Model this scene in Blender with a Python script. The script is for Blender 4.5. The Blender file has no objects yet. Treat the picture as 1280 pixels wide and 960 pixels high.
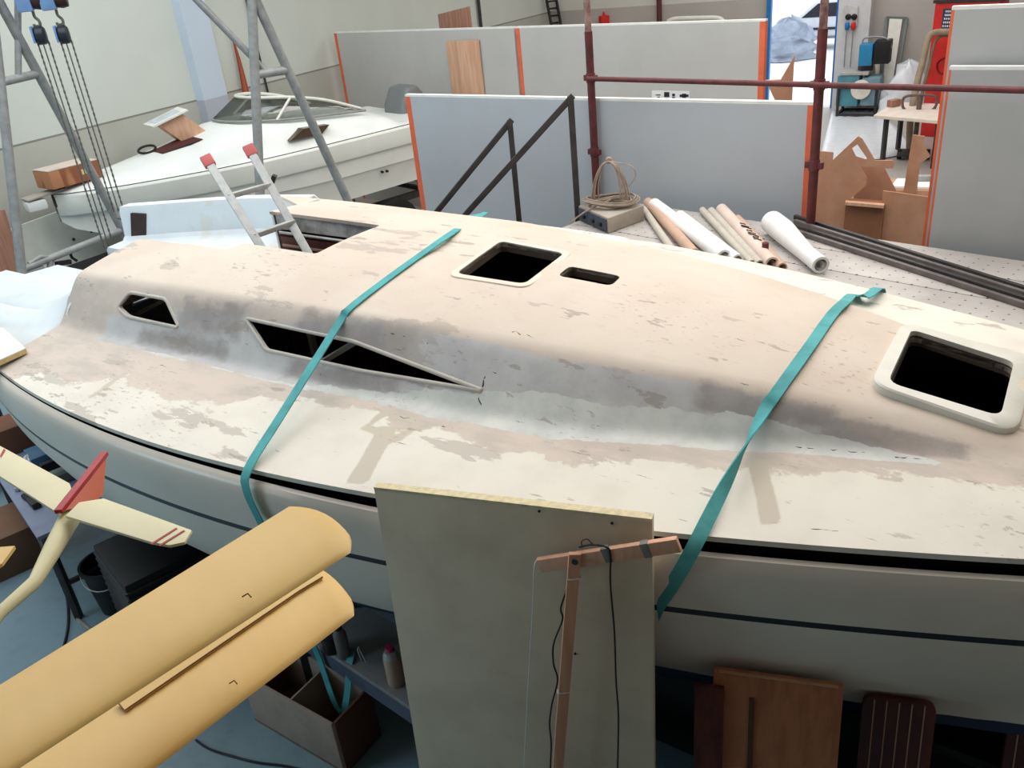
import bpy, bmesh, math, random
import numpy as np
from mathutils import Vector, Matrix
random.seed(7)
SC = bpy.context.scene
COL = SC.collection
# ------------------------------------------------------------------ camera
CAMZ = 3.9
FPX = 1075.0
_v = np.array([866-640., 2574-480., FPX]); _down = _v/np.linalg.norm(_v); _up = -_down
_f = np.array([0, 0, 1.]); _fwd = _f-_up*_f.dot(_up); _fwd /= np.linalg.norm(_fwd)
_right = np.cross(_fwd, _up)
if _right[0] < 0: _right = -_right
MC = np.array([_right, _fwd, _up])
cam = bpy.data.cameras.new('camera'); camo = bpy.data.objects.new('camera', cam); COL.objects.link(camo)
cam.sensor_width = 36.0; cam.lens = FPX/1280*36; cam.clip_start = 0.02; cam.clip_end = 300
_X = MC @ np.array([1, 0, 0]); _Y = MC @ np.array([0, -1, 0]); _Z = MC @ np.array([0, 0, -1])
camo.matrix_world = Matrix(((_X[0], _Y[0], _Z[0], 0), (_X[1], _Y[1], _Z[1], 0), (_X[2], _Y[2], _Z[2], CAMZ), (0, 0, 0, 1)))
SC.camera = camo
# ------------------------------------------------------------------ world, lamps, exposure
W = bpy.data.worlds.new('sky'); SC.world = W; W.use_nodes = True
W.node_tree.nodes['Background'].inputs[0].default_value = (0.86, 0.93, 1.0, 1)
W.node_tree.nodes['Background'].inputs[1].default_value = 2.2
SC.view_settings.view_transform = 'Standard'; SC.view_settings.look = 'None'
SC.view_settings.exposure = -0.13; SC.view_settings.gamma = 1.0; SC.view_settings.use_curve_mapping = False
def area(name, loc, sx, sy, power, color, target=None):
    l = bpy.data.lights.new(name, 'AREA'); l.shape = 'RECTANGLE'; l.size = sx; l.size_y = sy
    l.energy = power; l.color = color
    o = bpy.data.objects.new(name, l); COL.objects.link(o); o.location = loc
    if target is not None:
        o.rotation_euler = (Vector(target)-Vector(loc)).to_track_quat('-Z', 'Y').to_euler()
    return o
area('skylight_lamp', (-4.2, 7.6, 6.9), 5.6, 9.4, 520, (0.90, 0.96, 1.0))
area('skylight_lamp', (3.0, 7.4, 6.9), 6.4, 9.0, 700, (1.0, 0.955, 0.90))
area('skylight_lamp', (6.0, 16.5, 6.9), 7.0, 4.0, 320, (1.0, 0.98, 0.95))
area('cool_fill_lamp', (-7.6, 2.2, 2.7), 2.6, 1.6, 110, (0.5, 0.82, 1.0), (-2.2, 4.4, 0.5))  # added cool fill from the left, no window there
# ------------------------------------------------------------------ pixel helpers (1280 x 960 frame)
def ray(px, py): return MC @ np.array([px-640., py-480., FPX])
def P(px, py, z):
    r = ray(px, py); t = (z-CAMZ)/r[2]; return Vector((r[0]*t, r[1]*t, z))
def PY(px, py, y):
    r = ray(px, py); t = y/r[1]; return Vector((r[0]*t, y, CAMZ+r[2]*t))
def PD(px, py, p0, u):
    """point on the vertical plane through p0 along the horizontal direction u"""
    r = ray(px, py); n = np.array([u[1], -u[0]]); t = (n[0]*p0[0]+n[1]*p0[1])/(n[0]*r[0]+n[1]*r[1])
    return Vector((r[0]*t, r[1]*t, CAMZ+r[2]*t))
# boat frame
BO = np.array([0.15138, 4.27609]); BTH = math.radians(-37.0)
BC = np.array([math.cos(BTH), math.sin(BTH)]); BN = np.array([-BC[1], BC[0]])
def w2b(p):
    d = np.array([p[0], p[1]])-BO; return Vector((d @ BC, d @ BN, p[2]))
def b2w(s, n, z):
    p = BO+BC*s+BN*n; return Vector((p[0], p[1], z))
# ------------------------------------------------------------------ object helpers
def tag(o, label=None, cat=None, group=None, kind=None):
    if label: o['label'] = label
    if cat: o['category'] = cat
    if group: o['group'] = group
    if kind: o['kind'] = kind
    return o
def empty(name, loc, label, cat, group=None, rz=0.0):
    o = bpy.data.objects.new(name, None); COL.objects.link(o); o.empty_display_size = 0.1
    o.location = loc; o.rotation_euler = (0, 0, rz)
    return tag(o, label, cat, group)
def finish(name, me, m, parent=None, smooth=None, world=True):
    o = bpy.data.objects.new(name, me); COL.objects.link(o)
    if m is not None: me.materials.append(m)
    if smooth is not None:
        for p in me.polygons: p.use_smooth = True
        if smooth < 180: me.set_sharp_from_angle(angle=math.radians(smooth))
    if parent is not None:
        o.parent = parent
        if world:
            pm = Matrix.LocRotScale(parent.location, parent.rotation_euler, parent.scale)
            q = parent.parent
            while q is not None:
                pm = Matrix.LocRotScale(q.location, q.rotation_euler, q.scale) @ pm; q = q.parent
            me.transform(pm.inverted())
    return o
def recenter(o):
    """move the origin of a one-mesh thing to its own base"""
    vs = [v.co for v in o.data.vertices]
    c = Vector((sum(v.x for v in vs)/len(vs), sum(v.y for v in vs)/len(vs), min(v.z for v in vs)))
    o.data.transform(Matrix.Translation(-c)); o.location = c
    return o
class MB:
    def __init__(s): s.v = []; s.f = []
    def add(s, vs, fs):
        k = len(s.v); s.v += [tuple(v) for v in vs]; s.f += [tuple(i+k for i in f) for f in fs]; return s
    def box(s, c, size, rz=0.0, M=None):
        hx, hy, hz = size[0]/2, size[1]/2, size[2]/2
        vs = [Vector((x*hx, y*hy, z*hz)) for z in (-1, 1) for x, y in ((-1, -1), (1, -1), (1, 1), (-1, 1))]
        R = M if M is not None else Matrix.Rotation(rz, 3, 'Z')
        vs = [R @ v + Vector(c) for v in vs]
        return s.add(vs, [(3, 2, 1, 0), (4, 5, 6, 7), (0, 1, 5, 4), (1, 2, 6, 5), (2, 3, 7, 6), (3, 0, 4, 7)])
    def prism(s, poly, off):
        """poly: list of points (one planar face), off: extrusion vector"""
        off = Vector(off); n = len(poly); a = [Vector(p) for p in poly]
        s.add(a+[p+off for p in a], [tuple(range(n))[::-1], tuple(range(n, 2*n))]+[(i, (i+1) % n, n+(i+1) % n, n+i) for i in range(n)])
        return s
    def bar(s, a, b, w, h, up=(0, 0, 1)):
        a = Vector(a); b = Vector(b); d = (b-a).normalized(); u = Vector(up)
        if abs(d.dot(u)) > 0.98: u = Vector((0, 1, 0))
        x = d.cross(u).normalized(); y = x.cross(d)
        q = [x*(w/2)*i+y*(h/2)*j for i, j in ((-1, -1), (1, -1), (1, 1), (-1, 1))]
        return s.add([a+k for k in q]+[b+k for k in q], [(0, 1, 2, 3), (7, 6, 5, 4), (1, 0, 4, 5), (2, 1, 5, 6), (3, 2, 6, 7), (0, 3, 7, 4)])
    def tube(s, pts, r, n=10, caps=True, closed=False):
        pts = [Vector(p) for p in pts]; m = len(pts); rr = r if isinstance(r, (list, tuple)) else [r]*m
        rings = []; x = None
        for i, p in enumerate(pts):
            if closed: d = (pts[(i+1) % m]-pts[i-1]).normalized()
            else: d = (pts[min(i+1, m-1)]-pts[max(i-1, 0)]).normalized()
            if x is None:
                u = Vector((0, 0, 1)) if abs(d.z) < 0.9 else Vector((0, 1, 0)); x = d.cross(u).normalized()
            else:
                x = (x-d*x.dot(d))
                x = x.normalized() if x.length > 1e-6 else d.orthogonal().normalized()
            y = d.cross(x)
            rings.append([p+(x*math.cos(t)+y*math.sin(t))*rr[i] for t in [2*math.pi*k/n for k in range(n)]])
        vs = [v for q in rings for v in q]; fs = []
        for i in range(m if closed else m-1):
            j = (i+1) % m
            for k in range(n): fs.append((i*n+k, i*n+(k+1) % n, j*n+(k+1) % n, j*n+k))
        if caps and not closed: fs += [tuple(range(n))[::-1], tuple((m-1)*n+k for k in range(n))]
        return s.add(vs, fs)
    def lathe(s, c, prof, n=24, M=None):
        R = M if M is not None else Matrix.Identity(3); c = Vector(c); vs = []; fs = []
        for r, z in prof:
            for k in range(n): vs.append(R @ Vector((r*math.cos(2*math.pi*k/n), r*math.sin(2*math.pi*k/n), z))+c)
        for i in range(len(prof)-1):
            for k in range(n): fs.append((i*n+k, i*n+(k+1) % n, (i+1)*n+(k+1) % n, (i+1)*n+k))
        if prof[0][0] > 1e-5: fs.append(tuple(range(n))[::-1])
        if prof[-1][0] > 1e-5: fs.append(tuple((len(prof)-1)*n+k for k in range(n)))
        return s.add(vs, fs)
    def grid(s, rows, closed=False):
        m = len(rows[0]); vs = [v for r in rows for v in r]; fs = []
        for i in range(len(rows)-1):
            for k in range(m if closed else m-1): fs.append((i*m+k, i*m+(k+1) % m, (i+1)*m+(k+1) % m, (i+1)*m+k))
        return s.add(vs, fs)
    def mesh(s, name, bevel=0.0, seg=2):
        me = bpy.data.meshes.new(name); me.from_pydata([tuple(v) for v in s.v], [], s.f)
        bm = bmesh.new(); bm.from_mesh(me)
        bmesh.ops.remove_doubles(bm, verts=bm.verts, dist=1e-6)
        bmesh.ops.recalc_face_normals(bm, faces=bm.faces)
        if bevel > 0:
            es = [e for e in bm.edges if len(e.link_faces) == 2 and e.calc_face_angle(0) > 0.6]
            bmesh.ops.bevel(bm, geom=es, offset=bevel, segments=seg, affect='EDGES', profile=0.6, clamp_overlap=True)
        bm.to_mesh(me); bm.free(); me.update()
        return me
    def build(s, name, m, parent=None, bevel=0.0, smooth=None, world=True, seg=2):
        if bevel > 0 and smooth is None: smooth = 40
        o = finish(name, s.mesh(name, bevel, seg), m, parent, smooth, world)
        if parent is None: recenter(o)
        return o
def smooth_path(pts, k=6):
    pts = [Vector(p) for p in pts]; out = []
    for i in range(len(pts)-1):
        p0 = pts[max(i-1, 0)]; p1 = pts[i]; p2 = pts[i+1]; p3 = pts[min(i+2, len(pts)-1)]
        for j in range(k):
            t = j/k
            out.append(0.5*((2*p1)+(p2-p0)*t+(2*p0-5*p1+4*p2-p3)*t*t+(3*p1-p0-3*p2+p3)*t**3))
    out.append(pts[-1]); return out
def rounded(poly, r, k=5):
    """rounded corners of a 2D or 3D polygon"""
    poly = [Vector(p) for p in poly]; out = []; n = len(poly)
    for i in range(n):
        p = poly[i]; a = (poly[i-1]-p); b = (poly[(i+1) % n]-p)
        d = min(r, a.length*0.45, b.length*0.45); A = p+a.normalized()*d; B = p+b.normalized()*d
        for j in range(k+1):
            t = j/k; out.append(A*(1-t)**2+p*2*t*(1-t)+B*t*t)
    return out
# ------------------------------------------------------------------ materials
def srgb(r, g, b):
    return tuple(((c/255)/12.92 if c/255 <= 0.04045 else ((c/255+0.055)/1.055)**2.4) for c in (r, g, b))
class NT:
    def __init__(s, name):
        s.m = bpy.data.materials.new(name); s.m.use_nodes = True; s.t = s.m.node_tree
        s.b = s.t.nodes['Principled BSDF']; s.co = s.n('ShaderNodeTexCoord')
    def n(s, kind, **kw):
        x = s.t.nodes.new(kind)
        for k, v in kw.items(): setattr(x, k, v)
        return x
    def l(s, a, b): s.t.links.new(a, b)
    def val(s, sock, v):
        if hasattr(v, 'is_output') or hasattr(v, 'links'): s.l(v, sock)
        else: sock.default_value = v
    def math(s, op, a, b=0.0, clamp=False):
        x = s.n('ShaderNodeMath', operation=op, use_clamp=clamp); s.val(x.inputs[0], a); s.val(x.inputs[1], b); return x.outputs[0]
    def noise(s, scale, detail=4, rough=0.55, stretch=None, seed=0.0):
        x = s.n('ShaderNodeTexNoise'); x.inputs['Scale'].default_value = scale; x.inputs['Detail'].default_value = detail
        x.inputs['Roughness'].default_value = rough
        mp = s.n('ShaderNodeMapping'); s.l(s.co.outputs['Object'], mp.inputs[0])
        mp.inputs['Location'].default_value = (seed, seed*1.7, seed*0.3)
        if stretch: mp.inputs['Scale'].default_value = stretch
        s.l(mp.outputs[0], x.inputs['Vector']); return x.outputs['Fac']
    def mix(s, fac, a, b):
        x = s.n('ShaderNodeMix', data_type='RGBA'); s.val(x.inputs[0], fac)
        for i, c in ((6, a), (7, b)):
            if isinstance(c, tuple): x.inputs[i].default_value = (*c[:3], 1)
            else: s.l(c, x.inputs[i])
        return x.outputs[2]
    def step(s, v, lo, hi):
        x = s.n('ShaderNodeMapRange', interpolation_type='SMOOTHSTEP'); s.val(x.inputs[0], v)
        x.inputs[1].default_value = lo; x.inputs[2].default_value = hi; return x.outputs[0]
    def bump(s, h, strength=0.2, dist=0.01):
        x = s.n('ShaderNodeBump'); x.inputs['Strength'].default_value = strength; x.inputs['Distance'].default_value = dist
        s.l(h, x.inputs['Height']); s.l(x.outputs[0], s.b.inputs['Normal'])
    def out(s, col, rough=0.5, metal=0.0, spec=0.4):
        if isinstance(col, tuple): s.b.inputs['Base Color'].default_value = (*col, 1)
        else: s.l(col, s.b.inputs['Base Color'])
        s.val(s.b.inputs['Roughness'], rough); s.b.inputs['Metallic'].default_value = metal
        s.b.inputs['Specular IOR Level'].default_value = spec
        return s.m
def pm(name, c, rough=0.55, var=0.12, scale=6.0, metal=0.0, bump=0.0, bscale=80.0, stretch=None, c2=None, spec=0.4):
    """plain material: base colour c varied by noise towards c2"""
    t = NT(name)
    if c2 is None: c2 = tuple(x*(1-var*2) for x in c)
    f = t.step(t.noise(scale, 5, 0.6, stretch), 0.35, 0.72)
    m = t.out(t.mix(f, c, c2), rough, metal, spec)
    if bump: t.bump(t.noise(bscale, 3, 0.6, stretch), bump, 0.004)
    return m
def wood(name, c, c2, axis=2, scale=7.0, rough=0.55):
    t = NT(name); st = [1.0, 1.0, 1.0]; st[axis] = 0.08
    f = t.noise(scale*3, 5, 0.6, tuple(st)); g = t.noise(scale*0.8, 3, 0.5, tuple(st), 3.1)
    col = t.mix(t.step(f, 0.35, 0.7), c, c2); col = t.mix(t.math('MULTIPLY', t.step(g, 0.5, 0.75), 0.45), col, tuple(x*0.75 for x in c2))
    m = t.out(col, rough); t.bump(f, 0.08, 0.003); return m
M_white = pm('white_paint', srgb(226, 224, 214), 0.4, 0.05)
M_gel = pm('white_gelcoat', srgb(232, 234, 230), 0.35, 0.05, 2.0)
M_teal = pm('teal_webbing', srgb(84, 170, 172), 0.75, 0.15, 8, bump=0.3, bscale=260)
M_redpole = pm('red_oxide_paint', srgb(104, 46, 46), 0.55, 0.2, 9, c2=srgb(74, 36, 38))
M_tube = pm('galvanised_tube', srgb(158, 160, 160), 0.45, 0.12, 12, metal=0.15)
M_alu = pm('aluminium', srgb(186, 186, 184), 0.42, 0.1, 20, metal=0.2)
M_dark = pm('dark_steel', srgb(66, 62, 62), 0.55, 0.15, 15, metal=0.3)
M_black = pm('black_plastic', srgb(22, 22, 24), 0.5, 0.1)
M_blk = pm('black_rubber', srgb(18, 18, 18), 0.8, 0.1)
M_panel = pm('grey_panel_skin', srgb(182, 183, 184), 0.6, 0.05, 1.2, bump=0.05, bscale=60)
M_edge = pm('pale_panel_edge', srgb(234, 234, 230), 0.6, 0.05)
M_orange = pm('orange_edge_foam', srgb(230, 112, 76), 0.65, 0.08)
M_ply = wood('plywood', srgb(212, 172, 144), srgb(198, 150, 120))
M_plyred = wood('reddish_plywood', srgb(172, 128, 108), srgb(152, 106, 88))
M_brown = pm('brown_hardboard', srgb(188, 140, 112), 0.7, 0.08, 4, c2=srgb(172, 124, 96))
M_mahog = wood('mahogany', srgb(104, 44, 36), srgb(70, 28, 24))
M_cream = pm('cream_covering', srgb(226, 216, 172), 0.45, 0.05)
M_creamboard = pm('cream_board', srgb(216, 198, 174), 0.6, 0.08, 3, c2=srgb(200, 182, 158))
M_ink = pm('dark_ink', srgb(40, 40, 50), 0.7, 0.05)
M_blue = pm('blue_paint', srgb(36, 120, 190), 0.45, 0.1)
M_bluegrey = pm('pale_blue_paint', srgb(120, 158, 206), 0.45, 0.1)
M_red = pm('red_paint', srgb(214, 44, 40), 0.45, 0.08)
M_redcap = pm('red_rubber_cap', srgb(206, 104, 104), 0.6, 0.08)
M_sheet = pm('white_plastic_sheet', srgb(226, 230, 236), 0.3, 0.05)
M_paper = pm('white_paper', srgb(232, 232, 230), 0.6, 0.04)
M_chain = pm('chain_steel', srgb(118, 116, 110), 0.45, 0.2, 30, metal=0.3)
M_cord = pm('grey_cord', srgb(168, 150, 136), 0.7, 0.15, 20)
# ------------------------------------------------------------------ structure
W0 = Vector((-5.76, 10.67)); WD = Vector((0.5322333, 0.8465978)); WN = Vector((0.8465978, -0.5322333))
CR = W0+WD*14.5                      # far corner
HR = 7.5
def wp(t): return W0+WD*t
def fp(u): return CR+WN*u
def v3(p, z): return Vector((p[0], p[1], z))
def slab(a, b, z0, z1, off, name, m, kind=True):
    """upright slab between plan points a and b"""
    mb = MB().prism([v3(a, z0), v3(b, z0), v3(b, z1), v3(a, z1)], v3(off, 0))
    o = mb.build(name, m); 
    if kind: o['kind'] = 'structure'
    return o
def wall_mat(name, up, low, zline, hz=0.012):
    t = NT(name); sep = t.n('ShaderNodeSeparateXYZ'); g = t.n('ShaderNodeNewGeometry'); t.l(g.outputs['Position'], sep.inputs[0])
    nz = t.noise(1.2, 4); f = t.step(nz, 0.3, 0.75)
    u = t.mix(f, up, tuple(x*0.95 for x in up)); w = t.mix(f, low, tuple(x*0.9 for x in low))
    k = t.math('GREATER_THAN', sep.outputs[2], zline)
    col = t.mix(k, w, u)
    d = t.math('ABSOLUTE', t.math('SUBTRACT', sep.outputs[2], zline))
    col = t.mix(t.math('MULTIPLY', t.math('LESS_THAN', d, hz), 0.8), col, srgb(110, 106, 98))
    m = t.out(col, 0.75); t.bump(t.noise(25, 4), 0.08, 0.01); return m
M_wall = wall_mat('painted_wall', srgb(206, 210, 202), srgb(184, 183, 173), 2.3)
M_wallr = wall_mat('far_wall_paint', srgb(214, 212, 204), srgb(184, 178, 172), 2.3, 0.0)
M_pillar = wall_mat('pillar_paint', srgb(196, 208, 222), srgb(178, 182, 194), 2.3, 0.0)
M_ceil = pm('ceiling_paint', srgb(205, 205, 200), 0.8, 0.04)
# floor: worn blue-grey paint
t = NT('blue_grey_floor_paint')
f1 = t.step(t.noise(0.6, 5), 0.35, 0.7); f2 = t.step(t.noise(9, 6, 0.65), 0.45, 0.75)
cf = t.mix(f1, srgb(114, 138, 148), srgb(128, 145, 152)); cf = t.mix(t.math('MULTIPLY', f2, 0.35), cf, srgb(96, 112, 122))
sx = t.n('ShaderNodeSeparateXYZ'); gg = t.n('ShaderNodeNewGeometry'); t.l(gg.outputs['Position'], sx.inputs[0])
cf = t.mix(t.step(t.math('ADD', sx.outputs[1], t.math('MULTIPLY', f1, 2.0)), 9.0, 13.0), cf, srgb(172, 166, 160))
M_floor = t.out(cf, 0.5); t.bump(t.noise(40, 4), 0.06, 0.004)
E_r0 = CR+WN*17; E_r1 = E_r0-WD*21.5
A_l = wp(-16.2)
fl = MB().prism([v3(A_l, 0), v3(E_r1, 0), v3(E_r0, 0), v3(CR, 0)], (0, 0, -0.2)).build('floor', M_floor); fl['kind'] = 'structure'
cl = MB().prism([v3(A_l, HR), v3(E_r1, HR), v3(E_r0, HR), v3(CR, HR)], (0, 0, 0.2)).build('ceiling', M_ceil); cl['kind'] = 'structure'
slab(A_l, CR, 0, HR, -WN*0.3, 'wall_left', M_wall)
slab(CR, fp(5.3), 0, HR, WD*0.3, 'wall_far', M_wallr)
slab(fp(6.8), fp(17), 0, HR, WD*0.3, 'wall_far_right', M_wallr)
slab(fp(5.3), fp(6.8), 3.9, HR, WD*0.3, 'wall_far_lintel', M_wallr)
slab(E_r0, E_r1, 0, HR, WN*0.3, 'wall_right', M_wallr)
slab(E_r1, A_l, 0, HR, -WD*0.3+WN*0.001, 'wall_back', pm('dim_back_wall', srgb(168, 156, 140), 0.8))
# pilaster on the left wall (bluish), pilaster right of the door
pa, pb = wp(3.06), wp(3.52)
MB().prism([v3(pa, 0), v3(pb, 0), v3(pb, HR), v3(pa, HR)], v3(WN*0.16, 0)).build('trim_1', M_pillar)['kind'] = 'structure'
M_pilr = pm('white_pilaster_paint', srgb(214, 214, 216), 0.7, 0.04)
pa, pb = fp(6.82), fp(7.45)
MB().prism([v3(pa, 0), v3(pb, 0), v3(pb, HR), v3(pa, HR)], v3(-WD*0.35, 0)).build('trim_2', M_pilr)['kind'] = 'structure'
# mezzanine the photograph is taken from
mz = MB().prism([Vector((-9, -5.5, 2.3)), Vector((1.2, -5.5, 2.3)), Vector((2.5, 0.35, 2.3)), Vector((-9, 0.75, 2.3))], (0, 0, -0.18)).build('mezzanine_floor', pm('mezzanine_boards', srgb(150, 132, 112), 0.7)); mz['kind'] = 'structure'
# blue door frame and exterior
dr = MB()
for u in (5.3, 6.76):
    p = fp(u); dr.box(v3(p+WN*0.03-WD*0.05, 1.95), (0.1, 0.14, 3.9), math.atan2(WN.y, WN.x))
dr.box(v3(fp(6.05)-WD*0.05, 3.85), (1.5, 0.14, 0.1), math.atan2(WN.y, WN.x))
dro = dr.build('door_1', M_blue, bevel=0.01); dro['kind'] = 'structure'
og = MB().prism([v3(fp(-8)+WD*0.35, -0.02), v3(fp(24)+WD*0.35, -0.02), v3(fp(24)+WD*40, -0.02), v3(fp(-8)+WD*40, -0.02)], (0, 0, -0.1)).build('exterior_ground', pm('pale_concrete_yard', srgb(236, 234, 230), 0.8, 0.03)); og['kind'] = 'structure'
# ------------------------------------------------------------------ sailboat
boat = empty('sailboat', (BO[0], BO[1], 0), 'white sailboat under repair, deck sanded to patches, strapped down with teal webbing', 'sailboat', rz=BTH)
def sm(xs, ys):
    gx = np.linspace(-5, 5, 501); gy = np.interp(gx, xs, ys); k = np.hanning(31); k /= k.sum()
    gp = np.pad(gy, 15, mode='edge'); gy = np.convolve(gp, k, 'valid')
    return lambda s: float(np.interp(s, gx, gy))
def hb(s):
    s = min(s, 4.12); return max(1.598-0.174*s-0.058*s*s+0.003*s**3, 0.02)
ca = sm([-3, -2.1, -1.48, -0.87, -0.38, 0.24, 0.71, 0.99, 1.38, 1.73, 2.37, 2.9, 3.3], [1.13, 1.09, 1.05, 1.04, 0.99, 0.95, 0.89, 0.81, 0.70, 0.58, 0.43, 0.28, 0.15])
cw = sm([-3, -2.1, -0.6, 0.5, 1.0, 1.4, 1.8, 2.4, 3.0, 3.3], [0.92, 0.88, 0.79, 0.68, 0.60, 0.52, 0.44, 0.33, 0.18, 0.08])
cr = sm([-3, -2.1, -0.5, 0.5, 1.0, 1.4, 2.0, 2.4, 2.8, 3.2], [2.32, 2.34, 2.355, 2.31, 2.275, 2.235, 2.14, 2.085, 2.055, 2.04])
cc = sm([-3, -1.7, -0.1, 0.4, 0.9, 1.4, 1.95, 2.5, 2.9, 3.3], [2.42, 2.425, 2.41, 2.385, 2.345, 2.285, 2.19, 2.11, 2.075, 2.05])
def sml(a, b, k): 
    h = max(k-abs(a-b), 0)/k; return min(a, b)-h*h*k/4
def smx(a, b, k):
    h = max(k-abs(a-b), 0)/k; return max(a, b)+h*h*k/4
def zdeck(s, n):
    m = abs(n); b = hb(s); a = min(ca(s), b*0.9); w = min(cw(s), a*0.85)
    zd = 2.0+0.06*(1-min(m, b)/b)*(b/max(b-a, 0.05)) if m > a else 2.06
    zd = min(zd, 2.06+0.01*(1-m/b))
    zs_ = 2.05+(cr(s)-2.05)*(a-m)/(a-w); zr = cr(s)+(cc(s)-cr(s))*(1-(m/w)**2)
    return smx(zd, sml(zs_, zr, 0.05), 0.03)
def ondeck(px, py, off=0.0):
    """point of the deck surface seen at a pixel, in boat coordinates"""
    lo, hi = None, None
    for z in np.arange(2.6, 1.9, -0.004):
        q = w2b(P(px, py, z))
        if -2.9 < q.x < 4 and abs(q.y) < hb(q.x)+0.03 and zdeck(q.x, q.y) >= z:
            return Vector((q.x, q.y, z+off))
    return Vector((*w2b(P(px, py, 2.0))[:2], 2.0+off))
# --- paint fields of the deck, read from the photograph: where old white gelcoat, grey primer and bare beige filler lie
_wb = [(95,478),(160,468),(170,490),(230,500),(270,510),(300,505),(330,498),(440,515),(470,520),(500,540),(560,545),(600,565),(690,575),(750,582),(840,578),(930,590),(1000,598),(1050,595),(1100,600),(1180,605),(1280,615)]
_wq = sorted([tuple(w2b(P(x, y, 2.03)))[:2] for x, y in _wb])
_wx = [q[0] for q in _wq]; _wy = [q[1] for q in _wq]
def f_white(s, n):
    if n > 0: return min(n-ca(s)-0.05, 0.4)
    e = float(np.interp(s, _wx, _wy)); v = e-n
    if s < -2.35: v = min(v, (s+2.42)*3)
    return max(min(v, 0.5), -0.5)
def f_grey(s, n):
    m = abs(n); a = ca(s); w = cw(s); v = (a-m)/(a-w)
    top = float(np.interp(s, [-2.8, -2.1, -1.6, -0.9, -0.6, -0.2, 0.5, 1.2, 1.7, 1.85], [0.2, 0.45, 0.75, 0.72, 0.95, 0.98, 0.92, 0.9, 0.85, 0.4]))
    g = min((v+0.25)*1.2, (top-v)*1.2, (s+2.35)*1.4, (1.9-s)*1.6)
    return max(min(g, 0.5), -0.5)
def f_pale(s, n):
    m = abs(n); a = ca(s); w = cw(s); v = (a-m)/(a-w)
    lo = float(np.interp(s, [-2.2, -0.9, -0.3, 0.1, 0.5, 1.5, 1.9, 2.3], [-0.3, -0.2, 0.05, 0.22, 0.42, 0.46, 0.2, -0.35]))
    return max(min((v+0.28)*1.2, (lo-v)*1.3, (s+2.0)*1.2, (2.2-s)*2), -0.5)
def f_dark(s, n):
    """bands of darker bare laminate: three on the side deck ends and the cabin side"""
    v = -0.5
    m = abs(n); a = ca(s); w = cw(s); k = (a-m)/(a-w)
    for s0, s1, k0, k1 in ((-0.86, -0.14, 0.42, 1.04), (-2.05, -1.3, -0.06, 0.34), (-0.85, -0.12, -0.04, 0.34), (1.68, 2.2, 0.08, 0.85), (1.2, 1.74, 0.45, 1.0), (-1.75, -1.25, 0.35, 0.9)):
        v = max(v, min((s-s0)*1.2, (s1-s)*1.2, (k-k0)*0.35, (k1-k)*0.35))
    return v
def f_tape(s, n):
    """old fitting footprints on the white side deck"""
    if n > 0: return -0.5
    v = -0.5; b = hb(s)
    for (x0, y0), (x1, y1), wd in (((487, 538), (445, 603), 0.045), ((507, 527), (473, 551), 0.125), ((946, 583), (964, 655), 0.035), ((160, 468), (112, 498), 0.02)):
        p = w2b(P(x0, y0, 2.02)); q = w2b(P(x1, y1, 2.01)); d = (q-p).xy; L = d.length; d = d/L
        r = Vector((s, n))-p.xy; t_ = r.dot(d); o_ = abs(r.x*d.y-r.y*d.x)
        k_ = min(t_, L-t_, wd-o_)
        if wd > 0.1: k_ = min(k_, max(0.028-t_, t_-(L-0.045), o_-(wd-0.04)))
        v = max(v, k_)
    return v
t = NT('sanded_deck')
def at(nm): 
    x = t.n('ShaderNodeAttribute', attribute_name=nm); return x.outputs['Fac']
n1 = t.math('SUBTRACT', t.noise(5.5, 7, 0.62, (0.8, 1.6, 1)), 0.5); n2 = t.math('SUBTRACT', t.noise(17, 5, 0.65), 0.5)
def field(nm, amp, amp2, lo=-0.012, hi=0.012):
    return t.step(t.math('ADD', at(nm), t.math('ADD', t.math('MULTIPLY', n1, amp), t.math('MULTIPLY', n2, amp2))), lo, hi)
beige = t.mix(t.step(t.noise(1.6, 5, 0.6), 0.35, 0.7), srgb(214, 200, 186), srgb(206, 189, 174))
beige = t.mix(t.math('MULTIPLY', t.step(t.noise(11, 6, 0.7, (0.7, 1.8, 1)), 0.52, 0.8), 0.35), beige, srgb(184, 168, 154))
sidebeige = t.mix(t.step(t.noise(4, 6, 0.65, (0.6, 1.5, 1), 2.0), 0.4, 0.65), srgb(206, 190, 178), srgb(188, 176, 166))
white = t.mix(t.step(t.noise(3, 5), 0.4, 0.7), srgb(224, 217, 205), srgb(214, 206, 194))
grey = t.mix(t.step(t.noise(3.2, 6, 0.65), 0.35, 0.7), srgb(196, 193, 191), srgb(176, 173, 174))
pale = t.mix(t.step(t.noise(6, 6, 0.6), 0.35, 0.7), srgb(210, 209, 203), srgb(190, 191, 187))
dark = t.mix(t.step(t.noise(7, 6, 0.7), 0.35, 0.7), srgb(138, 128, 126), srgb(158, 148, 144))
col = t.mix(field('side', 0.05, 0.02, -0.03, 0.03), beige, sidebeige)
col = t.mix(field('grey', 0.25, 0.06, -0.05, 0.05), col, grey)
col = t.mix(t.math('MULTIPLY', field('dark', 0.16, 0.10, -0.03, 0.05), 0.7), col, dark)
col = t.mix(field('pale', 0.55, 0.2), col, pale)
col = t.mix(field('white', 0.32, 0.1), col, white)
col = t.mix(field('tape', 0.02, 0.012, -0.006, 0.006), col, srgb(196, 184, 168))
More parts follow.
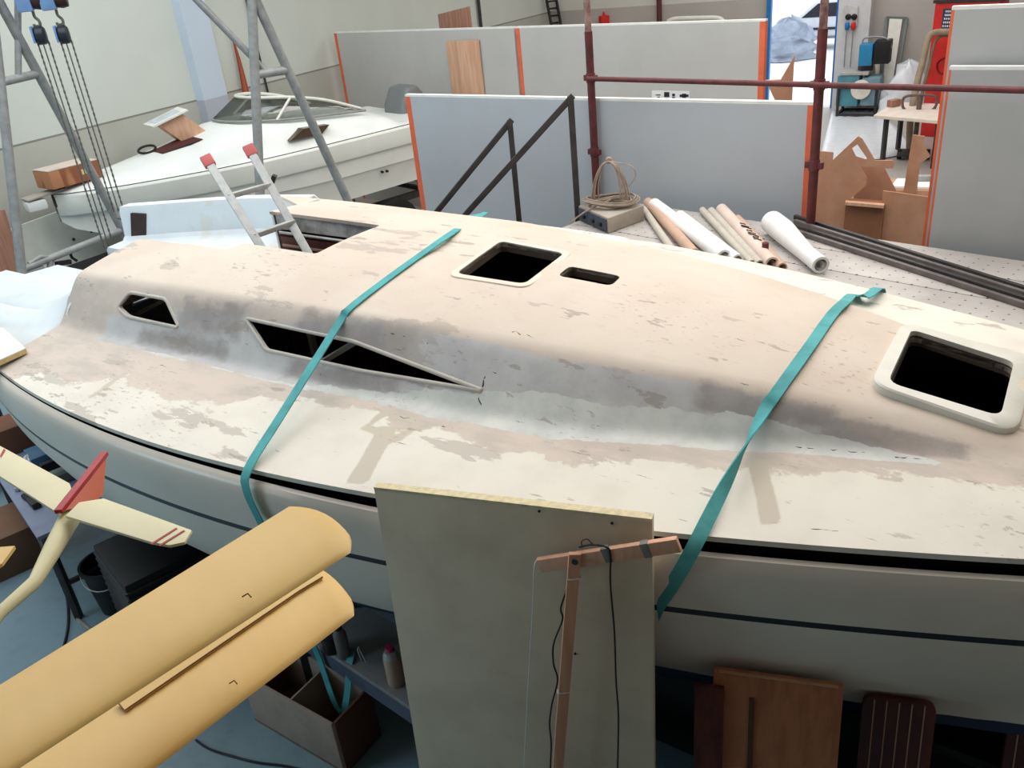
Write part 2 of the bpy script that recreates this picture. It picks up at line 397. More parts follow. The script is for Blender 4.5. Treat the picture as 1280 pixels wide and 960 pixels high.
# worn-through patches, scratches and specks
pt = t.step(t.noise(2.6, 6, 0.6, (0.55, 1.7, 1), 5.2), 0.625, 0.645)
col = t.mix(t.math('MULTIPLY', pt, 0.6), col, srgb(172, 160, 150))
pt2 = t.step(t.noise(4.6, 6, 0.62, (0.6, 1.9, 1), 11.3), 0.645, 0.66)
col = t.mix(t.math('MULTIPLY', pt2, 0.6), col, srgb(150, 138, 128))
sc = t.step(t.noise(7.0, 9, 0.75, (0.8, 7.0, 4.0), 9.7), 0.65, 0.67)
col = t.mix(t.math('MULTIPLY', sc, 0.75), col, srgb(96, 82, 76))
sc2 = t.step(t.noise(3.0, 9, 0.8, (1.0, 12.0, 6.0), 2.7), 0.685, 0.70)
col = t.mix(t.math('MULTIPLY', sc2, 0.8), col, srgb(84, 72, 68))
msk = t.step(t.noise(1.7, 3, 0.5, None, 7.7), 0.5, 0.62)
sp = t.math('MULTIPLY', t.step(t.noise(42, 3, 0.55, (0.6, 1.3, 1), 4.4), 0.62, 0.66), msk)
col = t.mix(t.math('MULTIPLY', sp, 0.38), col, srgb(126, 112, 104))
M_deck = t.out(col, 0.62, 0, 0.3); t.bump(t.noise(60, 5, 0.7), 0.12, 0.003)
def dense(s):
    b = hb(s); a = min(ca(s), b*0.9); w = min(cw(s), a*0.85)
    e = min(0.03, (b-a)*0.3); g = min(0.05, w*0.3)
    m = list(np.linspace(b, a+e, 26))+list(np.linspace(a+e*0.5, w-g, 22))+list(np.linspace((w-g)*0.94, 0.0, 18))
    return [-x for x in m]+[x for x in m[-2::-1]]
ss = list(np.arange(-2.8, 4.11, 0.032))
mb = MB(); mb.grid([[Vector((s, n, zdeck(s, n))) for n in dense(s)] for s in ss])
nrow = len(dense(0)); ns = len(ss); TH = 0.022
k = len(mb.v); mb.v += [(v[0], v[1], v[2]-TH) for v in mb.v]; mb.f += [tuple(i+k for i in f)[::-1] for f in list(mb.f)]
def gi(i, j, lo): return i*nrow+j+(k if lo else 0)
for i in range(ns-1):
    for j in (0, nrow-1): mb.f.append((gi(i, j, 0), gi(i+1, j, 0), gi(i+1, j, 1), gi(i, j, 1)))
for j in range(nrow-1):
    for i in (0, ns-1): mb.f.append((gi(i, j, 0), gi(i, j+1, 0), gi(i, j+1, 1), gi(i, j, 1)))
_dm = mb.mesh('deck'); _b = bmesh.new(); _b.from_mesh(_dm)
if _b.calc_volume(signed=True) < 0: bmesh.ops.reverse_faces(_b, faces=_b.faces)
_b.to_mesh(_dm); _b.free()
deck = finish('deck', _dm, None, boat, None, world=False)
# --- openings
q_mid = [ondeck(x, y) for x, y in ((626, 303), (706, 318), (656, 357), (570, 343))]
q_mast = [ondeck(x, y) for x, y in ((712, 333), (777, 346), (764, 358), (697, 345))]
q_fwd = [ondeck(x, y) for x, y in ((1139, 420), (1266, 461), (1249, 531), (1109, 487))]
q_fo = [ondeck(x, y) for x, y in ((1128, 410), (1296, 456), (1270, 551), (1086, 490))]
q_comp = [Vector((-2.35, -0.40, 2.4)), Vector((-1.95, -0.40, 2.4)), Vector((-1.92, -0.29, 2.4)), Vector((-1.29, -0.28, 2.4)), Vector((-1.29, 0.28, 2.4)), Vector((-2.35, 0.30, 2.4))]
q_cock = [Vector((-2.9, -0.43, 2.4)), Vector((-2.34, -0.41, 2.4)), Vector((-2.34, 0.55, 2.4)), Vector((-2.9, 0.85, 2.4))]
w1 = [ondeck(x, y) for x, y in ((149, 384), (164, 366), (207, 374), (224, 409), (161, 395))]
w2 = [ondeck(x, y) for x, y in ((309, 398), (440, 427), (604, 488), (450, 462), (334, 437))]
cut = []
def cutter(poly, off):
    o = finish('cut', MB().prism(poly, off).mesh('cut'), None, boat, None, world=False); cut.append(o)
def flat(q, z): return [Vector((p.x, p.y, z)) for p in q]
cutter(flat(rounded(q_mid, 0.05), 1.7), (0, 0, 1.2)); cutter(flat(rounded(q_mast, 0.04), 1.7), (0, 0, 1.2))
cutter(flat(rounded(q_fwd, 0.05), 1.7), (0, 0, 1.2)); cutter(flat(rounded(q_comp, 0.03), 1.7), (0, 0, 1.2)); cutter(flat(q_cock, 1.7), (0, 0, 1.2))
for q in (w1, w2): cutter([Vector((p.x, -1.6, p.z)) for p in rounded(q, 0.03)], (0, 1.05, 0))
for c_ in cut:
    md = deck.modifiers.new('b', 'BOOLEAN'); md.operation = 'DIFFERENCE'; md.solver = 'EXACT'; md.object = c_
bpy.context.view_layer.update()
dg = bpy.context.evaluated_depsgraph_get()
me = bpy.data.meshes.new_from_object(deck.evaluated_get(dg)); deck.modifiers.clear(); deck.data = me
for c_ in cut: bpy.data.objects.remove(c_, do_unlink=True)
me.materials.clear(); me.materials.append(M_deck); me.materials.append(pm('shade_dark_underside', srgb(34, 28, 26), 0.9))  # deck underside near black: interior shade put into the colour
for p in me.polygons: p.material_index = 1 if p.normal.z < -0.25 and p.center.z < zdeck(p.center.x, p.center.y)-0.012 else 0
for nm, fn in (('white', f_white), ('grey', f_grey), ('pale', f_pale), ('dark', f_dark), ('tape', f_tape), ('side', lambda s, n: max(min((abs(n)-cw(s)), 0.3), -0.3))):
    a_ = me.attributes.new(nm, 'FLOAT', 'POINT')
    a_.data.foreach_set('value', [fn(v.co.x, v.co.y) for v in me.vertices])
for p in me.polygons: p.use_smooth = True
me.set_sharp_from_angle(angle=math.radians(38))
# --- hatch frames and window rims
def ring(name, outer, inner, zo, zi, hgt, m, label=None):
    """raised frame between two outlines; the surface heights come with the points"""
    n = len(outer); mb = MB()
    up = Vector((0, 0, hgt)); dn = Vector((0, 0, -0.05))
    rows = [[p+dn for p in outer], [p+up*0.8 for p in outer], [p+(q-p)*0.12+up for p, q in zip(outer, inner)], [q+up for q in inner], [q+up*0.35 for q in inner]]
    rows = [list(r) for r in zip(*rows)]; rows.append(rows[0])
    mb.grid(rows); o = mb.build(name, m, boat, smooth=35, world=False)
    if label: o['label'] = label
    return o
def grow(q, d):
    c = sum(q, Vector())/len(q); return [p+(p-c).normalized()*d for p in q]
M_fwdframe = pm('hatch_frame_gelcoat', srgb(226, 222, 212), 0.45, 0.05)
def planed(q, z):  # heights from a plane through the corners
    A = np.array([[p.x, p.y, 1] for p in z]); B = np.array([p.z for p in z]); c_ = np.linalg.lstsq(A, B, rcond=None)[0]
    return [Vector((p.x, p.y, max(float(c_[0]*p.x+c_[1]*p.y+c_[2]), zdeck(p.x, p.y)-0.004))) for p in q]
ring('hatch_frame', planed(rounded(q_fo, 0.09), q_fo), planed(rounded(q_fwd, 0.05), q_fo), 0, 0, 0.035, M_fwdframe, 'raised white frame round the foredeck hatch')
M_rim = pm('hatch_rim_filler', srgb(228, 214, 198), 0.55, 0.05)
ring('hatch_frame', planed(rounded(grow(q_mid, 0.05), 0.07), q_mid), planed(rounded(q_mid, 0.05), q_mid), 0, 0, 0.008, M_rim, 'low beige rim round the square cabin roof hatch')
M_lip = pm('bare_laminate_lip', srgb(92, 76, 66), 0.7, 0.1)
def lip(q, r, dz=0.0):
    pl = planed(rounded(q, r), q); n = len(pl)
    rows = [[p+Vector((0, 0, dz)) for p in pl], [p+Vector((0, 0, -0.05+dz)) for p in pl]]
    rows = [list(a) for a in zip(*rows)]; rows.append(rows[0])
    return MB().grid(rows).build('opening_lip', M_lip, boat, smooth=35, world=False)
lip(q_mid, 0.05); lip(q_mast, 0.04); lip(q_fwd, 0.05, 0.012)
M_frame = pm('window_rim_paint', srgb(196, 188, 178), 0.5, 0.1)
for q in (w1, w2):
    pl = rounded(grow(q, 0.008), 0.03); pts = []
    for p in pl:
        b = p.copy(); pts.append(b+Vector((0, -0.004, 0)))
    MB().tube(pts, 0.011, 8, closed=True).build('window_rim', M_frame, boat, smooth=60, world=False)
# --- cracks and open seams in the filler
M_crack = pm('dark_crack', srgb(74, 60, 56), 0.9)
rc_ = random.Random(11)
def crack(pxs, r=0.0022, jit=1.6):
    pts = []
    for i in range(len(pxs)-1):
        n_ = max(2, int(math.hypot(pxs[i+1][0]-pxs[i][0], pxs[i+1][1]-pxs[i][1])/5))
        for k_ in range(n_):
            f = k_/n_; pts.append(ondeck(pxs[i][0]+(pxs[i+1][0]-pxs[i][0])*f, pxs[i][1]+(pxs[i+1][1]-pxs[i][1])*f+rc_.uniform(-jit, jit), 0.0))
    pts.append(ondeck(*pxs[-1])); rr = [r*rc_.uniform(0.35, 1.3) for _ in pts]
    MB().tube(pts, rr, 5).build('crack', M_crack, boat, smooth=60, world=False)
crack([(476, 413), (515, 424), (545, 434), (575, 446), (603, 457)]); crack([(500, 424), (540, 437), (570, 450), (600, 460)], 0.0016)
crack([(905, 553), (960, 556), (1036, 562), (1085, 567)], 0.003, 0.8); crack([(1100, 570), (1160, 574), (1230, 580)], 0.0026, 0.8)
crack([(612, 458), (606, 470), (603, 486)], 0.004, 3); crack([(606, 492), (598, 500), (602, 506)], 0.004, 3); crack([(612, 462), (620, 464), (624, 460)], 0.003, 3)
crack([(741, 472), (770, 478), (800, 490), (828, 493)], 0.0018); crack([(640, 414), (660, 420), (690, 432)], 0.002); crack([(536, 530), (560, 534), (588, 541)], 0.0024)
crack([(500, 521), (540, 531)], 0.0018); crack([(1012, 661), (1048, 664)], 0.002, 0.5); crack([(716, 529), (752, 533)], 0.0018, 1); crack([(790, 545), (815, 549)], 0.002, 1)
# --- cockpit moulding
def ck(s):
    b = hb(s); ni = float(np.interp(s, [-4.45, -3.65, -3.3, -2.75], [0.24, 0.68, 0.85, 1.0]))
    k = float(np.interp(s, [-3.5, -3.15, -2.9, -2.72], [0, 0.1, 0.5, 1.0])); zt = 2.085+0.215*k
    wo = -1.0+0.1*k; wi = -0.68+0.02*k; st = float(np.interp(s, [-3.42, -3.36], [1, 0]))
    ft = float(np.interp(s, [-4.2, -4.12], [0, 1]))
    return [(-b, 2.0), (-1.28+0.08*k, 2.035), (-1.27+0.2*k, 2.05+0.02*k), (wo-0.14+0.1*k, 2.08+0.11*k), (wo-0.05, zt-0.03), (wo, zt), (wi, zt+0.005), (wi+0.02, zt-0.03), (wi+0.03, 2.02), (-0.3, 2.0), (-0.28, 1.72), (0.12, 1.72), (0.14, 2.0), (ni-0.05, 2.01), (ni-0.02, 2.04), (ni, 2.245), (ni+0.015, 2.28), (ni+0.1, 2.285), (ni+0.14, 2.24), (min(ni+0.24, b-0.03), 2.03), (b, 2.0)]
rows = [[Vector((s, n, z)) for n, z in ck(s)] for s in (-2.76, -2.85, -2.95, -3.08, -3.2, -3.36, -3.42, -3.6, -3.8, -4.0, -4.15, -4.28)]
t = NT('cockpit_gelcoat')
cg = t.mix(t.step(t.noise(2.0, 5), 0.4, 0.7), srgb(214, 220, 224), srgb(204, 210, 214))
cg = t.mix(t.math('MULTIPLY', t.step(t.noise(2.3, 6, 0.6, None, 3.3), 0.6, 0.64), 0.5), cg, srgb(204, 200, 186))
M_cock = t.out(cg, 0.4)
cpit = MB().grid(rows)
cpit.add([v for v in rows[-1]]+[Vector((-4.31, n, min(z, 2.0)-0.03)) for n, z in ck(-4.28)], [(i, i+1, i+22, i+21) for i in range(20)])
ck_o = cpit.build('cockpit', M_cock, boat, smooth=32, world=False); ck_o['label'] = 'white cockpit moulding with high far coaming'
so = ck_o.modifiers.new('thick', 'SOLIDIFY'); so.thickness = 0.02; so.offset = -1
bm_ = MB()   # hole panel in the far coaming, aft bulkhead faces
hq = [w2b(PD(x, y, b2w(-3.65, 0.672, 0)[:2], (b2w(-3.65, 0.68, 0)-b2w(-4.45, 0.24, 0)).xy.normalized())) for x, y in ((164, 266), (182, 267), (184, 297), (165, 295))]
hole = MB().prism([p+Vector((0.006, -0.012, 0)) for p in hq], Vector((-0.004, 0.02, 0))).build('locker_opening', pm('dark_locker', srgb(62, 48, 44), 0.8), boat, world=False)
M_bulk = pm('bulkhead_gelcoat', srgb(222, 222, 218), 0.5, 0.06)
bk = MB()
bk.prism([Vector((-2.76, -1.12, 2.03)), Vector((-2.76, -0.42, 2.03)), Vector((-2.76, -0.42, 2.36)), Vector((-2.76, -0.9, 2.30)), Vector((-2.76, -1.05, 2.15))], (-0.02, 0, 0))
bk.prism([Vector((-2.34, 0.32, 1.75)), Vector((-2.34, 0.98, 1.75)), Vector((-2.34, 0.9, 2.24)), Vector((-2.34, 0.75, 2.375)), Vector((-2.34, 0.32, 2.385))], (-0.02, 0, 0))
bk.prism([Vector((-2.34, -0.42, 1.75)), Vector((-2.34, 0.32, 1.75)), Vector((-2.34, 0.32, 2.10)), Vector((-2.34, -0.42, 2.10))], (-0.02, 0, 0))
bk.prism([Vector((-2.80, -0.42, 1.75)), Vector((-2.34, -0.42, 1.75)), Vector((-2.34, -0.42, 2.37)), Vector((-2.80, -0.42, 2.36))], (0, -0.02, 0))
bk.prism([Vector((-2.80, -0.42, 2.03)), Vector((-2.36, -0.42, 2.03)), Vector((-2.36, 0.98, 2.03)), Vector((-2.80, 0.98, 2.03))], (0, 0, -0.03))
bk.build('aft_bulkhead', M_bulk, boat, world=False)
pl_ = [w2b(PD(x, y, b2w(-2.365, 0.5, 0)[:2], BN)) for x, y in ((345, 266), (371, 268), (373, 278), (347, 277))]
MB().prism([p+Vector((-0.004, 0, 0)) for p in rounded(pl_, 0.02)], (-0.006, 0, 0)).build('instrument_hole', M_black, boat, world=False)
# --- interior seen through the openings
inn = MB(); inn.box((-1.2, 0, 1.78), (0.03, 1.3, 0.96))
MB().box((-1.77, 0.335, 1.80), (1.1, 0.025, 0.86)).build('mahogany_panel', M_mahog, boat, world=False)
MB().prism([Vector((-2.3, 0.305, 2.29)), Vector((-1.26, 0.305, 2.29)), Vector((-1.26, 0.305, 2.395)), Vector((-2.3, 0.305, 2.395))], (0, 0.02, 0)).build('companionway_face', pm('worn_white_face', srgb(206, 206, 204), 0.6, 0.1, 9, c2=srgb(140, 132, 130)), boat, world=False)
MB().box((-1.8, 0.32, 2.17), (1.0, 0.03, 0.012)).build('wood_moulding', pm('pale_wood_edge', srgb(188, 150, 130), 0.6), boat, world=False)
inn.build('mahogany_bulkhead', M_mahog, boat, world=False)['label'] = 'red-brown wooden bulkhead below the companionway'
MB().box((-1.55, 0.1, 1.35), (1.5, 1.6, 0.03)).box((-1.65, 0.45, 1.75), (1.2, 0.3, 0.02)).build('cabin_sole', M_mahog, boat, world=False)
M_batten = pm('bare_batten', srgb(190, 180, 166), 0.6)
for p_, q_, w_ in (((-2.35, -0.86, 2.10), (-2.1, -0.66, 2.22), 0.02), ((-0.78, -0.9, 2.06), (-0.55, -0.72, 2.2), 0.025), ((-0.95, -0.72, 1.9), (-0.98, -0.70, 2.25), 0.03)):
    MB().bar(p_, q_, w_, w_).build('cabin_batten', M_batten, boat, world=False)
MB().tube([(-1.35, 0.265, 2.28), (-2.25, 0.27, 2.28)], 0.01).build('hatch_track', M_alu, boat, smooth=60, world=False)
# --- hull
def hullprof(s):
    b = hb(s); g = float(np.interp(s, [-4.2, -2.2, -0.6, 0.3, 4.2], [0.0, 0.0, 0.4, 1.0, 1.0])); bowk = min(1, b/0.6)
    rise = float(np.interp(s, [-4.2, -3.3, -2.2, -1.0, 4.2], [0.26, 0.20, 0.08, 0.0, 0.0]))
    ext = float(np.interp(s, [-4.2, -3.0, -1.5], [0.02, 0.03, 0.0]))
    top = 1.972-0.038*g
    r = [(b-0.012*g, top-0.014), (b+0.004, top), (b+0.020+0.006*g, top-0.006), (b+0.036, top-0.035), (b+0.042, top-0.07), (b+0.036, 1.80), (b+0.012, 1.69), (b+0.006, 1.65), (b-0.03*bowk, 1.47), (b-0.085*bowk, 1.30+rise*0.4), (b-0.15*bowk-rise*0.3, 1.20+rise*0.7), (b*0.82, 1.06+rise), (b*0.6, 0.95+rise), (b*0.3, 0.86+rise), (0.0, 0.84+rise)]
    return r
t = NT('hull_gelcoat')
sp_ = t.n('ShaderNodeSeparateXYZ'); t.l(t.co.outputs['Object'], sp_.inputs[0])
hc = t.mix(t.step(t.noise(1.5, 4), 0.35, 0.7), srgb(232, 217, 202), srgb(222, 207, 192))
hz_ = sp_.outputs[2]
hc = t.mix(t.math('LESS_THAN', t.math('ABSOLUTE', t.math('SUBTRACT', hz_, 1.65)), 0.0155), hc, srgb(20, 24, 34))
hc = t.mix(t.math('LESS_THAN', hz_, t.math('SUBTRACT', 1.25, t.math('MULTIPLY', t.step(sp_.outputs[0], 0.6, 2.2), 0.13))), hc, srgb(26, 34, 70))
gb = t.n('ShaderNodeNewGeometry'); hc = t.mix(gb.outputs['Backfacing'], hc, srgb(30, 26, 24))  # back faces near black: shade inside the hull put into the colour
M_hull = t.out(hc, 0.32)
hs = [-4.31, -4.2, -4.0, -3.7, -3.4]+list(np.arange(-3.1, 4.0, 0.15))+[4.0, 4.1]
rows = [[Vector((s, -n, z)) for n, z in hullprof(s)]+[Vector((s, n, z)) for n, z in hullprof(s)[-2::-1]] for s in hs]
hm = MB().grid(rows)
hm.add([v for v in rows[0]], [tuple(range(len(rows[0])))])
hm.add([v for v in rows[-1]], [tuple(range(len(rows[-1])))])
hull = hm.build('hull', M_hull, boat, smooth=50, world=False); hull['label'] = 'off-white hull with thin black stripe and navy bottom'
MB().prism([Vector((-0.9, -0.07, 0.0)), Vector((0.8, -0.07, 0.0)), Vector((1.2, -0.07, 0.95)), Vector((-0.8, -0.07, 0.95))], (0, 0.14, 0)).build('keel', pm('navy_antifouling', srgb(24, 30, 62), 0.7), boat, bevel=0.03, world=False)
for sd in (-1, 1):
    j1 = MB().grid([[Vector((s_, sd*(hb(s_)-0.07), 1.80)), Vector((s_, sd*(hb(s_)-0.06), 1.979))] for s_ in np.arange(-4.1, 3.6, 0.15)]).build('gap_shade_strip', M_blk, boat, smooth=50, world=False)  # added black strip blocks light through the hull gap, imitating its deep shade
# cradle stands that hold the hull up
for s_, sd in ((-2.2, -1), (2.85, -1), (-2.2, 1), (2.85, 1)):
    no_ = 0.62 if s_ < 0 else 0.36
    st = empty('boat_stand', b2w(s_, sd*no_, 0), 'dark steel stand under the sailboat %s' % {(-2.2, -1): 'stern, near side', (2.85, -1): 'bow, near side', (-2.2, 1): 'stern, far side', (2.85, 1): 'bow, far side'}[(s_, sd)], 'stand', 'stands under the sailboat')
    c0 = b2w(s_, sd*no_, 0); zt = 0.92 if s_ > 0 else 0.95
    MB().tube([c0+Vector((0, 0, 0.3)), c0+Vector((0, 0, zt-0.03))], 0.03).build('post', M_dark, st, smooth=60)
    MB().box(c0+Vector((0, 0, zt-0.02)), (0.2, 0.2, 0.04)).build('pad', M_dark, st, bevel=0.005)
    for q_ in range(3):
        a_ = q_*2.1; MB().tube([c0+Vector((0, 0, 0.4)), c0+Vector((0.25*math.cos(a_), 0.25*math.sin(a_), 0.02))], 0.018).build('leg', M_dark, st, smooth=60)
# --- teal straps over the deck
def ribbon(name, pts, wid, m, label, cat, group=None, th=0.003, k=4):
    """pts: (point, width direction) ; thin webbing with real thickness"""
    c = smooth_path([p for p, _ in pts], k); d = smooth_path([Vector(q)*1.0 for _, q in pts], k)
    top = []; 
    for i, p in enumerate(c):
        tg = (c[min(i+1, len(c)-1)]-c[max(i-1, 0)]).normalized(); x = (d[i]-tg*d[i].dot(tg)).normalized(); nn_ = tg.cross(x)*th
        top.append([p-x*wid/2+nn_, p+x*wid/2+nn_, p+x*wid/2-nn_, p-x*wid/2-nn_])
    mb = MB().grid(top, closed=True); n = len(top)
    mb.add([], []); mb.f.append((0, 1, 2, 3)); mb.f.append(((n-1)*4+3, (n-1)*4+2, (n-1)*4+1, (n-1)*4))
    o = mb.build(name, m, smooth=50); return tag(o, label, cat, group)
def B3(v): return b2w(v[0], v[1], v[2])
ax = Vector((BC[0], BC[1], 0))
def deckpt(s, n, off=0.012): return b2w(s, n, zdeck(s, n)+off)
r0 = ondeck(606, 268, 0.004); sF = r0.x-0.12; nF = hb(sF)
p1 = [(b2w(sF, nF+0.03, 1.5), ax), (b2w(sF, nF+0.048, 1.85), ax), (b2w(sF, nF+0.04, 1.93), ax), (b2w(sF, nF+0.003, 2.0), ax)]
for k_ in np.linspace(0.06, 0.94, 9):
    n_ = nF+(r0.y-nF)*k_; s_ = sF+(r0.x-sF)*k_; p1.append((b2w(s_, n_, zdeck(s_, n_)+0.004), ax))
for px, py in ((606, 268), (570, 290), (520, 325), (475, 358), (437, 388)):
    q = ondeck(px, py, 0.010); p1.append((B3(q), ax))
qq = ondeck(426, 404, 0.012); p1.append((B3(qq), ax))
e1 = w2b(P(312, 583, 2.015)); e1n = -hb(e1.x)-0.012
for k_ in (0.35, 0.7): p1.append((b2w(qq.x+(e1.x-qq.x)*k_, qq.y+(e1n-qq.y)*k_, qq.z+(2.012-qq.z)*k_), ax))
p1 += [(b2w(e1.x, e1n-0.002, 2.008), ax), (b2w(e1.x+0.02, e1n-0.05, 1.93), ax), (b2w(e1.x+0.04, e1n-0.045, 1.80), ax), (b2w(e1.x+0.06, e1n-0.02, 1.6), ax), (b2w(e1.x+0.08, e1n+0.05, 1.3), ax), (b2w(e1.x+0.10, e1n+0.32, 1.03), ax), (b2w(e1.x+0.10, e1n+0.7, 0.92), ax)]
ribbon('tie_down_strap', p1, 0.048, M_teal, 'teal webbing strap over the cabin roof aft of the square hatch', 'strap', 'straps over the deck')
f0 = ondeck(1098, 366); fs_ = f0.x
p2 = [(b2w(fs_, hb(fs_)+0.055, 1.6), ax), (b2w(fs_, hb(fs_)+0.055, 1.85), ax), (b2w(fs_, hb(fs_)+0.012, 2.014), ax), (b2w(fs_+0.0, (hb(fs_)+0.60)/2, zdeck(fs_, (hb(fs_)+0.60)/2)+0.055), ax)]
for px, py in ((1066, 371), (1056, 380), (1040, 396), (1012, 436), (985, 474), (968, 498)): p2.append((B3(ondeck(px, py, 0.012)), ax))
qq = ondeck(958, 513, 0.016); p2.append((B3(qq), ax)); e2 = w2b(P(872, 672, 2.015)); e2n = -hb(e2.x)-0.012
tg_ = (b2w(e2.x, e2n, 2.01)-B3(qq)).normalized(); nr_ = tg_.cross(ax).normalized()
def tw(deg): a_ = math.radians(deg); return ax*math.cos(a_)+nr_*math.sin(a_)
for k_, dg_ in ((0.18, 35), (0.36, 75), (0.55, 108), (0.75, 135)): p2.append((b2w(qq.x+(e2.x-qq.x)*k_, qq.y+(e2n-qq.y)*k_, qq.z+(2.02-qq.z)*k_), tw(dg_)))
p2 += [(b2w(e2.x, e2n-0.01, 2.01), tw(160)), (b2w(e2.x-0.03, e2n-0.055, 1.92), -ax), (b2w(e2.x-0.09, e2n-0.05, 1.78), -ax), (b2w(e2.x-0.17, e2n-0.03, 1.6), -ax), (b2w(e2.x-0.25, e2n+0.06, 1.3), -ax), (b2w(e2.x-0.28, e2n+0.3, 1.0), -ax), (b2w(e2.x-0.28, e2n+0.6, 0.9), -ax)]
ribbon('tie_down_strap', p2, 0.052, M_teal, 'teal webbing strap, twisted once, over the foredeck beside the raised hatch', 'strap', 'straps over the deck')
# ------------------------------------------------------------------ free-standing panels
def panel(name, a, b, z0, thick, label, left=True, right=True, group=None, mat=None, zb=0.0, ew=0.07):
    """sandwich panel standing between plan points a and b; orange foam shows at its ends"""
    a = Vector((a[0], a[1], 0)); b = Vector((b[0], b[1], 0)); d = (b-a).normalized(); n = Vector((-d.y, d.x, 0))*thick
    e = empty(name, ((a+b)/2)+Vector((0, 0, zb)), label, 'panel', group)
    Z0 = Vector((0, 0, zb)); Z1 = Vector((0, 0, z0-0.022))
    aa = a+d*(ew if left else 0); bb = b-d*(ew if right else 0)
    MB().prism([aa+Z0, bb+Z0, bb+Z1, aa+Z1], n).build('panel_skin', mat or M_panel, e)
    MB().prism([a+Z1, b+Z1, b+Vector((0, 0, z0)), a+Vector((0, 0, z0))], n).build('top_edge', M_edge, e)
    if left: MB().prism([a+Z0, aa+Z0, aa+Z1, a+Z1], n).build('foam_edge', M_orange, e)
    if right: MB().prism([bb+Z0, b+Z0, b+Z1, bb+Z1], n).build('foam_edge', M_orange, e)
    return e
M_panelA = pm('blue_grey_panel_skin', srgb(184, 189, 196), 0.55, 0.06, 0.8, bump=0.04, bscale=50, c2=srgb(178, 180, 184))
M_panelB = pm('warm_grey_panel_skin', srgb(191, 189, 186), 0.6, 0.05, 0.9, bump=0.04, bscale=50)
a_, b_ = P(506, 118, 2.58), P(1021, 128, 2.58)
panel('sandwich_panel', a_, b_, 2.58, 0.06, 'blue-grey sandwich panel standing behind the two dark stair handrails', mat=M_panelA)
a_, b_ = P(417, 40, 2.85), P(957, 24, 2.85); j_ = PD(643, 33, a_[:2], (b_-a_).xy.normalized())
dB = (Vector((b_.x, b_.y, 0))-Vector((a_.x, a_.y, 0))).normalized()
panel('sandwich_panel', a_, j_-dB*0.02, 2.85, 0.06, 'grey sandwich panel behind the motorboat with plywood board leaning on it', left=True, right=False, mat=M_panelB)
panel('sandwich_panel', j_+dB*0.02, b_, 2.85, 0.06, 'grey sandwich panel with a white sticker, right of the plywood board', left=True, right=True, mat=M_panelB)
_ra, _rb = P(1187, 83, 2.9), P(1282, 83, 2.9); dR = (Vector((_rb.x, _rb.y, 0))-Vector((_ra.x, _ra.y, 0))).normalized()
nR = Vector((-dR.y, dR.x, 0))
panel('sandwich_panel', _ra, _ra+dR*2.4, 2.9, 0.05, 'lower grey panel at right edge, behind the right red guard rail', left=True, right=False, ew=0.014)
r2 = PD(1190, 8, (_ra+nR*0.12)[:2], dR[:2])
panel('sandwich_panel', Vector((r2.x, r2.y, 0)), Vector((r2.x, r2.y, 0))+dR*2.3, r2.z, 0.05, 'taller grey panel at right edge, standing behind a lower one', left=True, right=False, ew=0.02)
# sticker with dark marks on the back panel
ns_ = Vector((dB.y, -dB.x, 0))
def onB(px, py, off): return PD(px, py, (Vector((a_.x, a_.y, 0)))[:2], dB[:2])+ns_*off
stk = [onB(x, y, 0.004) for x, y in ((815, 113), (862, 114), (862, 128), (815, 128))]
so_ = empty('shipping_sticker', stk[3], 'white sticker with small dark pictograms on the grey panel', 'sticker')
MB().prism(stk, -ns_*0.003).build('label_sheet', M_paper, so_)
for x0, y0, x1, y1 in ((830.5, 115, 837, 121), (832, 122, 836, 123.2), (840.5, 117, 844, 120), (840.5, 121, 844, 123), (850, 118, 861, 121), (853, 117, 858, 122), (820, 118, 826, 119), (822, 121, 825, 122)):
    MB().prism([onB(x, y, 0.008) for x, y in ((x0, y0), (x1, y0), (x1, y1), (x0, y1))], -ns_*0.002).build('pictogram', M_ink, so_)
# plywood boards at the back panel
def plank_on(pts, off, th, name, m, label, cat='board'):
    q = [onB(x, y, off) for x, y in pts]; lo = [Vector((p.x, p.y, 0)) for p in q[2:]]
    o = MB().prism(q, -ns_*th).build(name, m, bevel=0.004); return tag(o, label, cat)
def leaning(pts, p0, u, th, name, m, label, cat, floor=True):
    """board standing on the floor in the vertical plane through p0 along u: only its top edge comes from the pixels"""
    q = [PD(x, y, p0, u) for x, y in pts]; un = Vector((u[1], -u[0], 0)).normalized()
    if un.y > 0: un = -un
    if floor: q = [q[0], q[1], Vector((q[1].x, q[1].y, 0.0)), Vector((q[0].x, q[0].y, 0.0))]
    return tag(MB().prism(q, -un*th).build(name, m, bevel=0.004), label, cat)
pB0 = (Vector((a_.x, a_.y, 0))+ns_*0.05)[:2]
leaning(((557, 52), (597, 50)), pB0, dB[:2], 0.03, 'plywood_board', M_ply, 'pale plywood board leaning on the back grey panel', 'board')
pB1 = (Vector((a_.x, a_.y, 0))-ns_*0.6)[:2]
leaning(((547, 18), (586, 8)), pB1, dB[:2], 0.03, 'plywood_board', M_plyred, 'brown board with slanting top showing above the back panel', 'board')
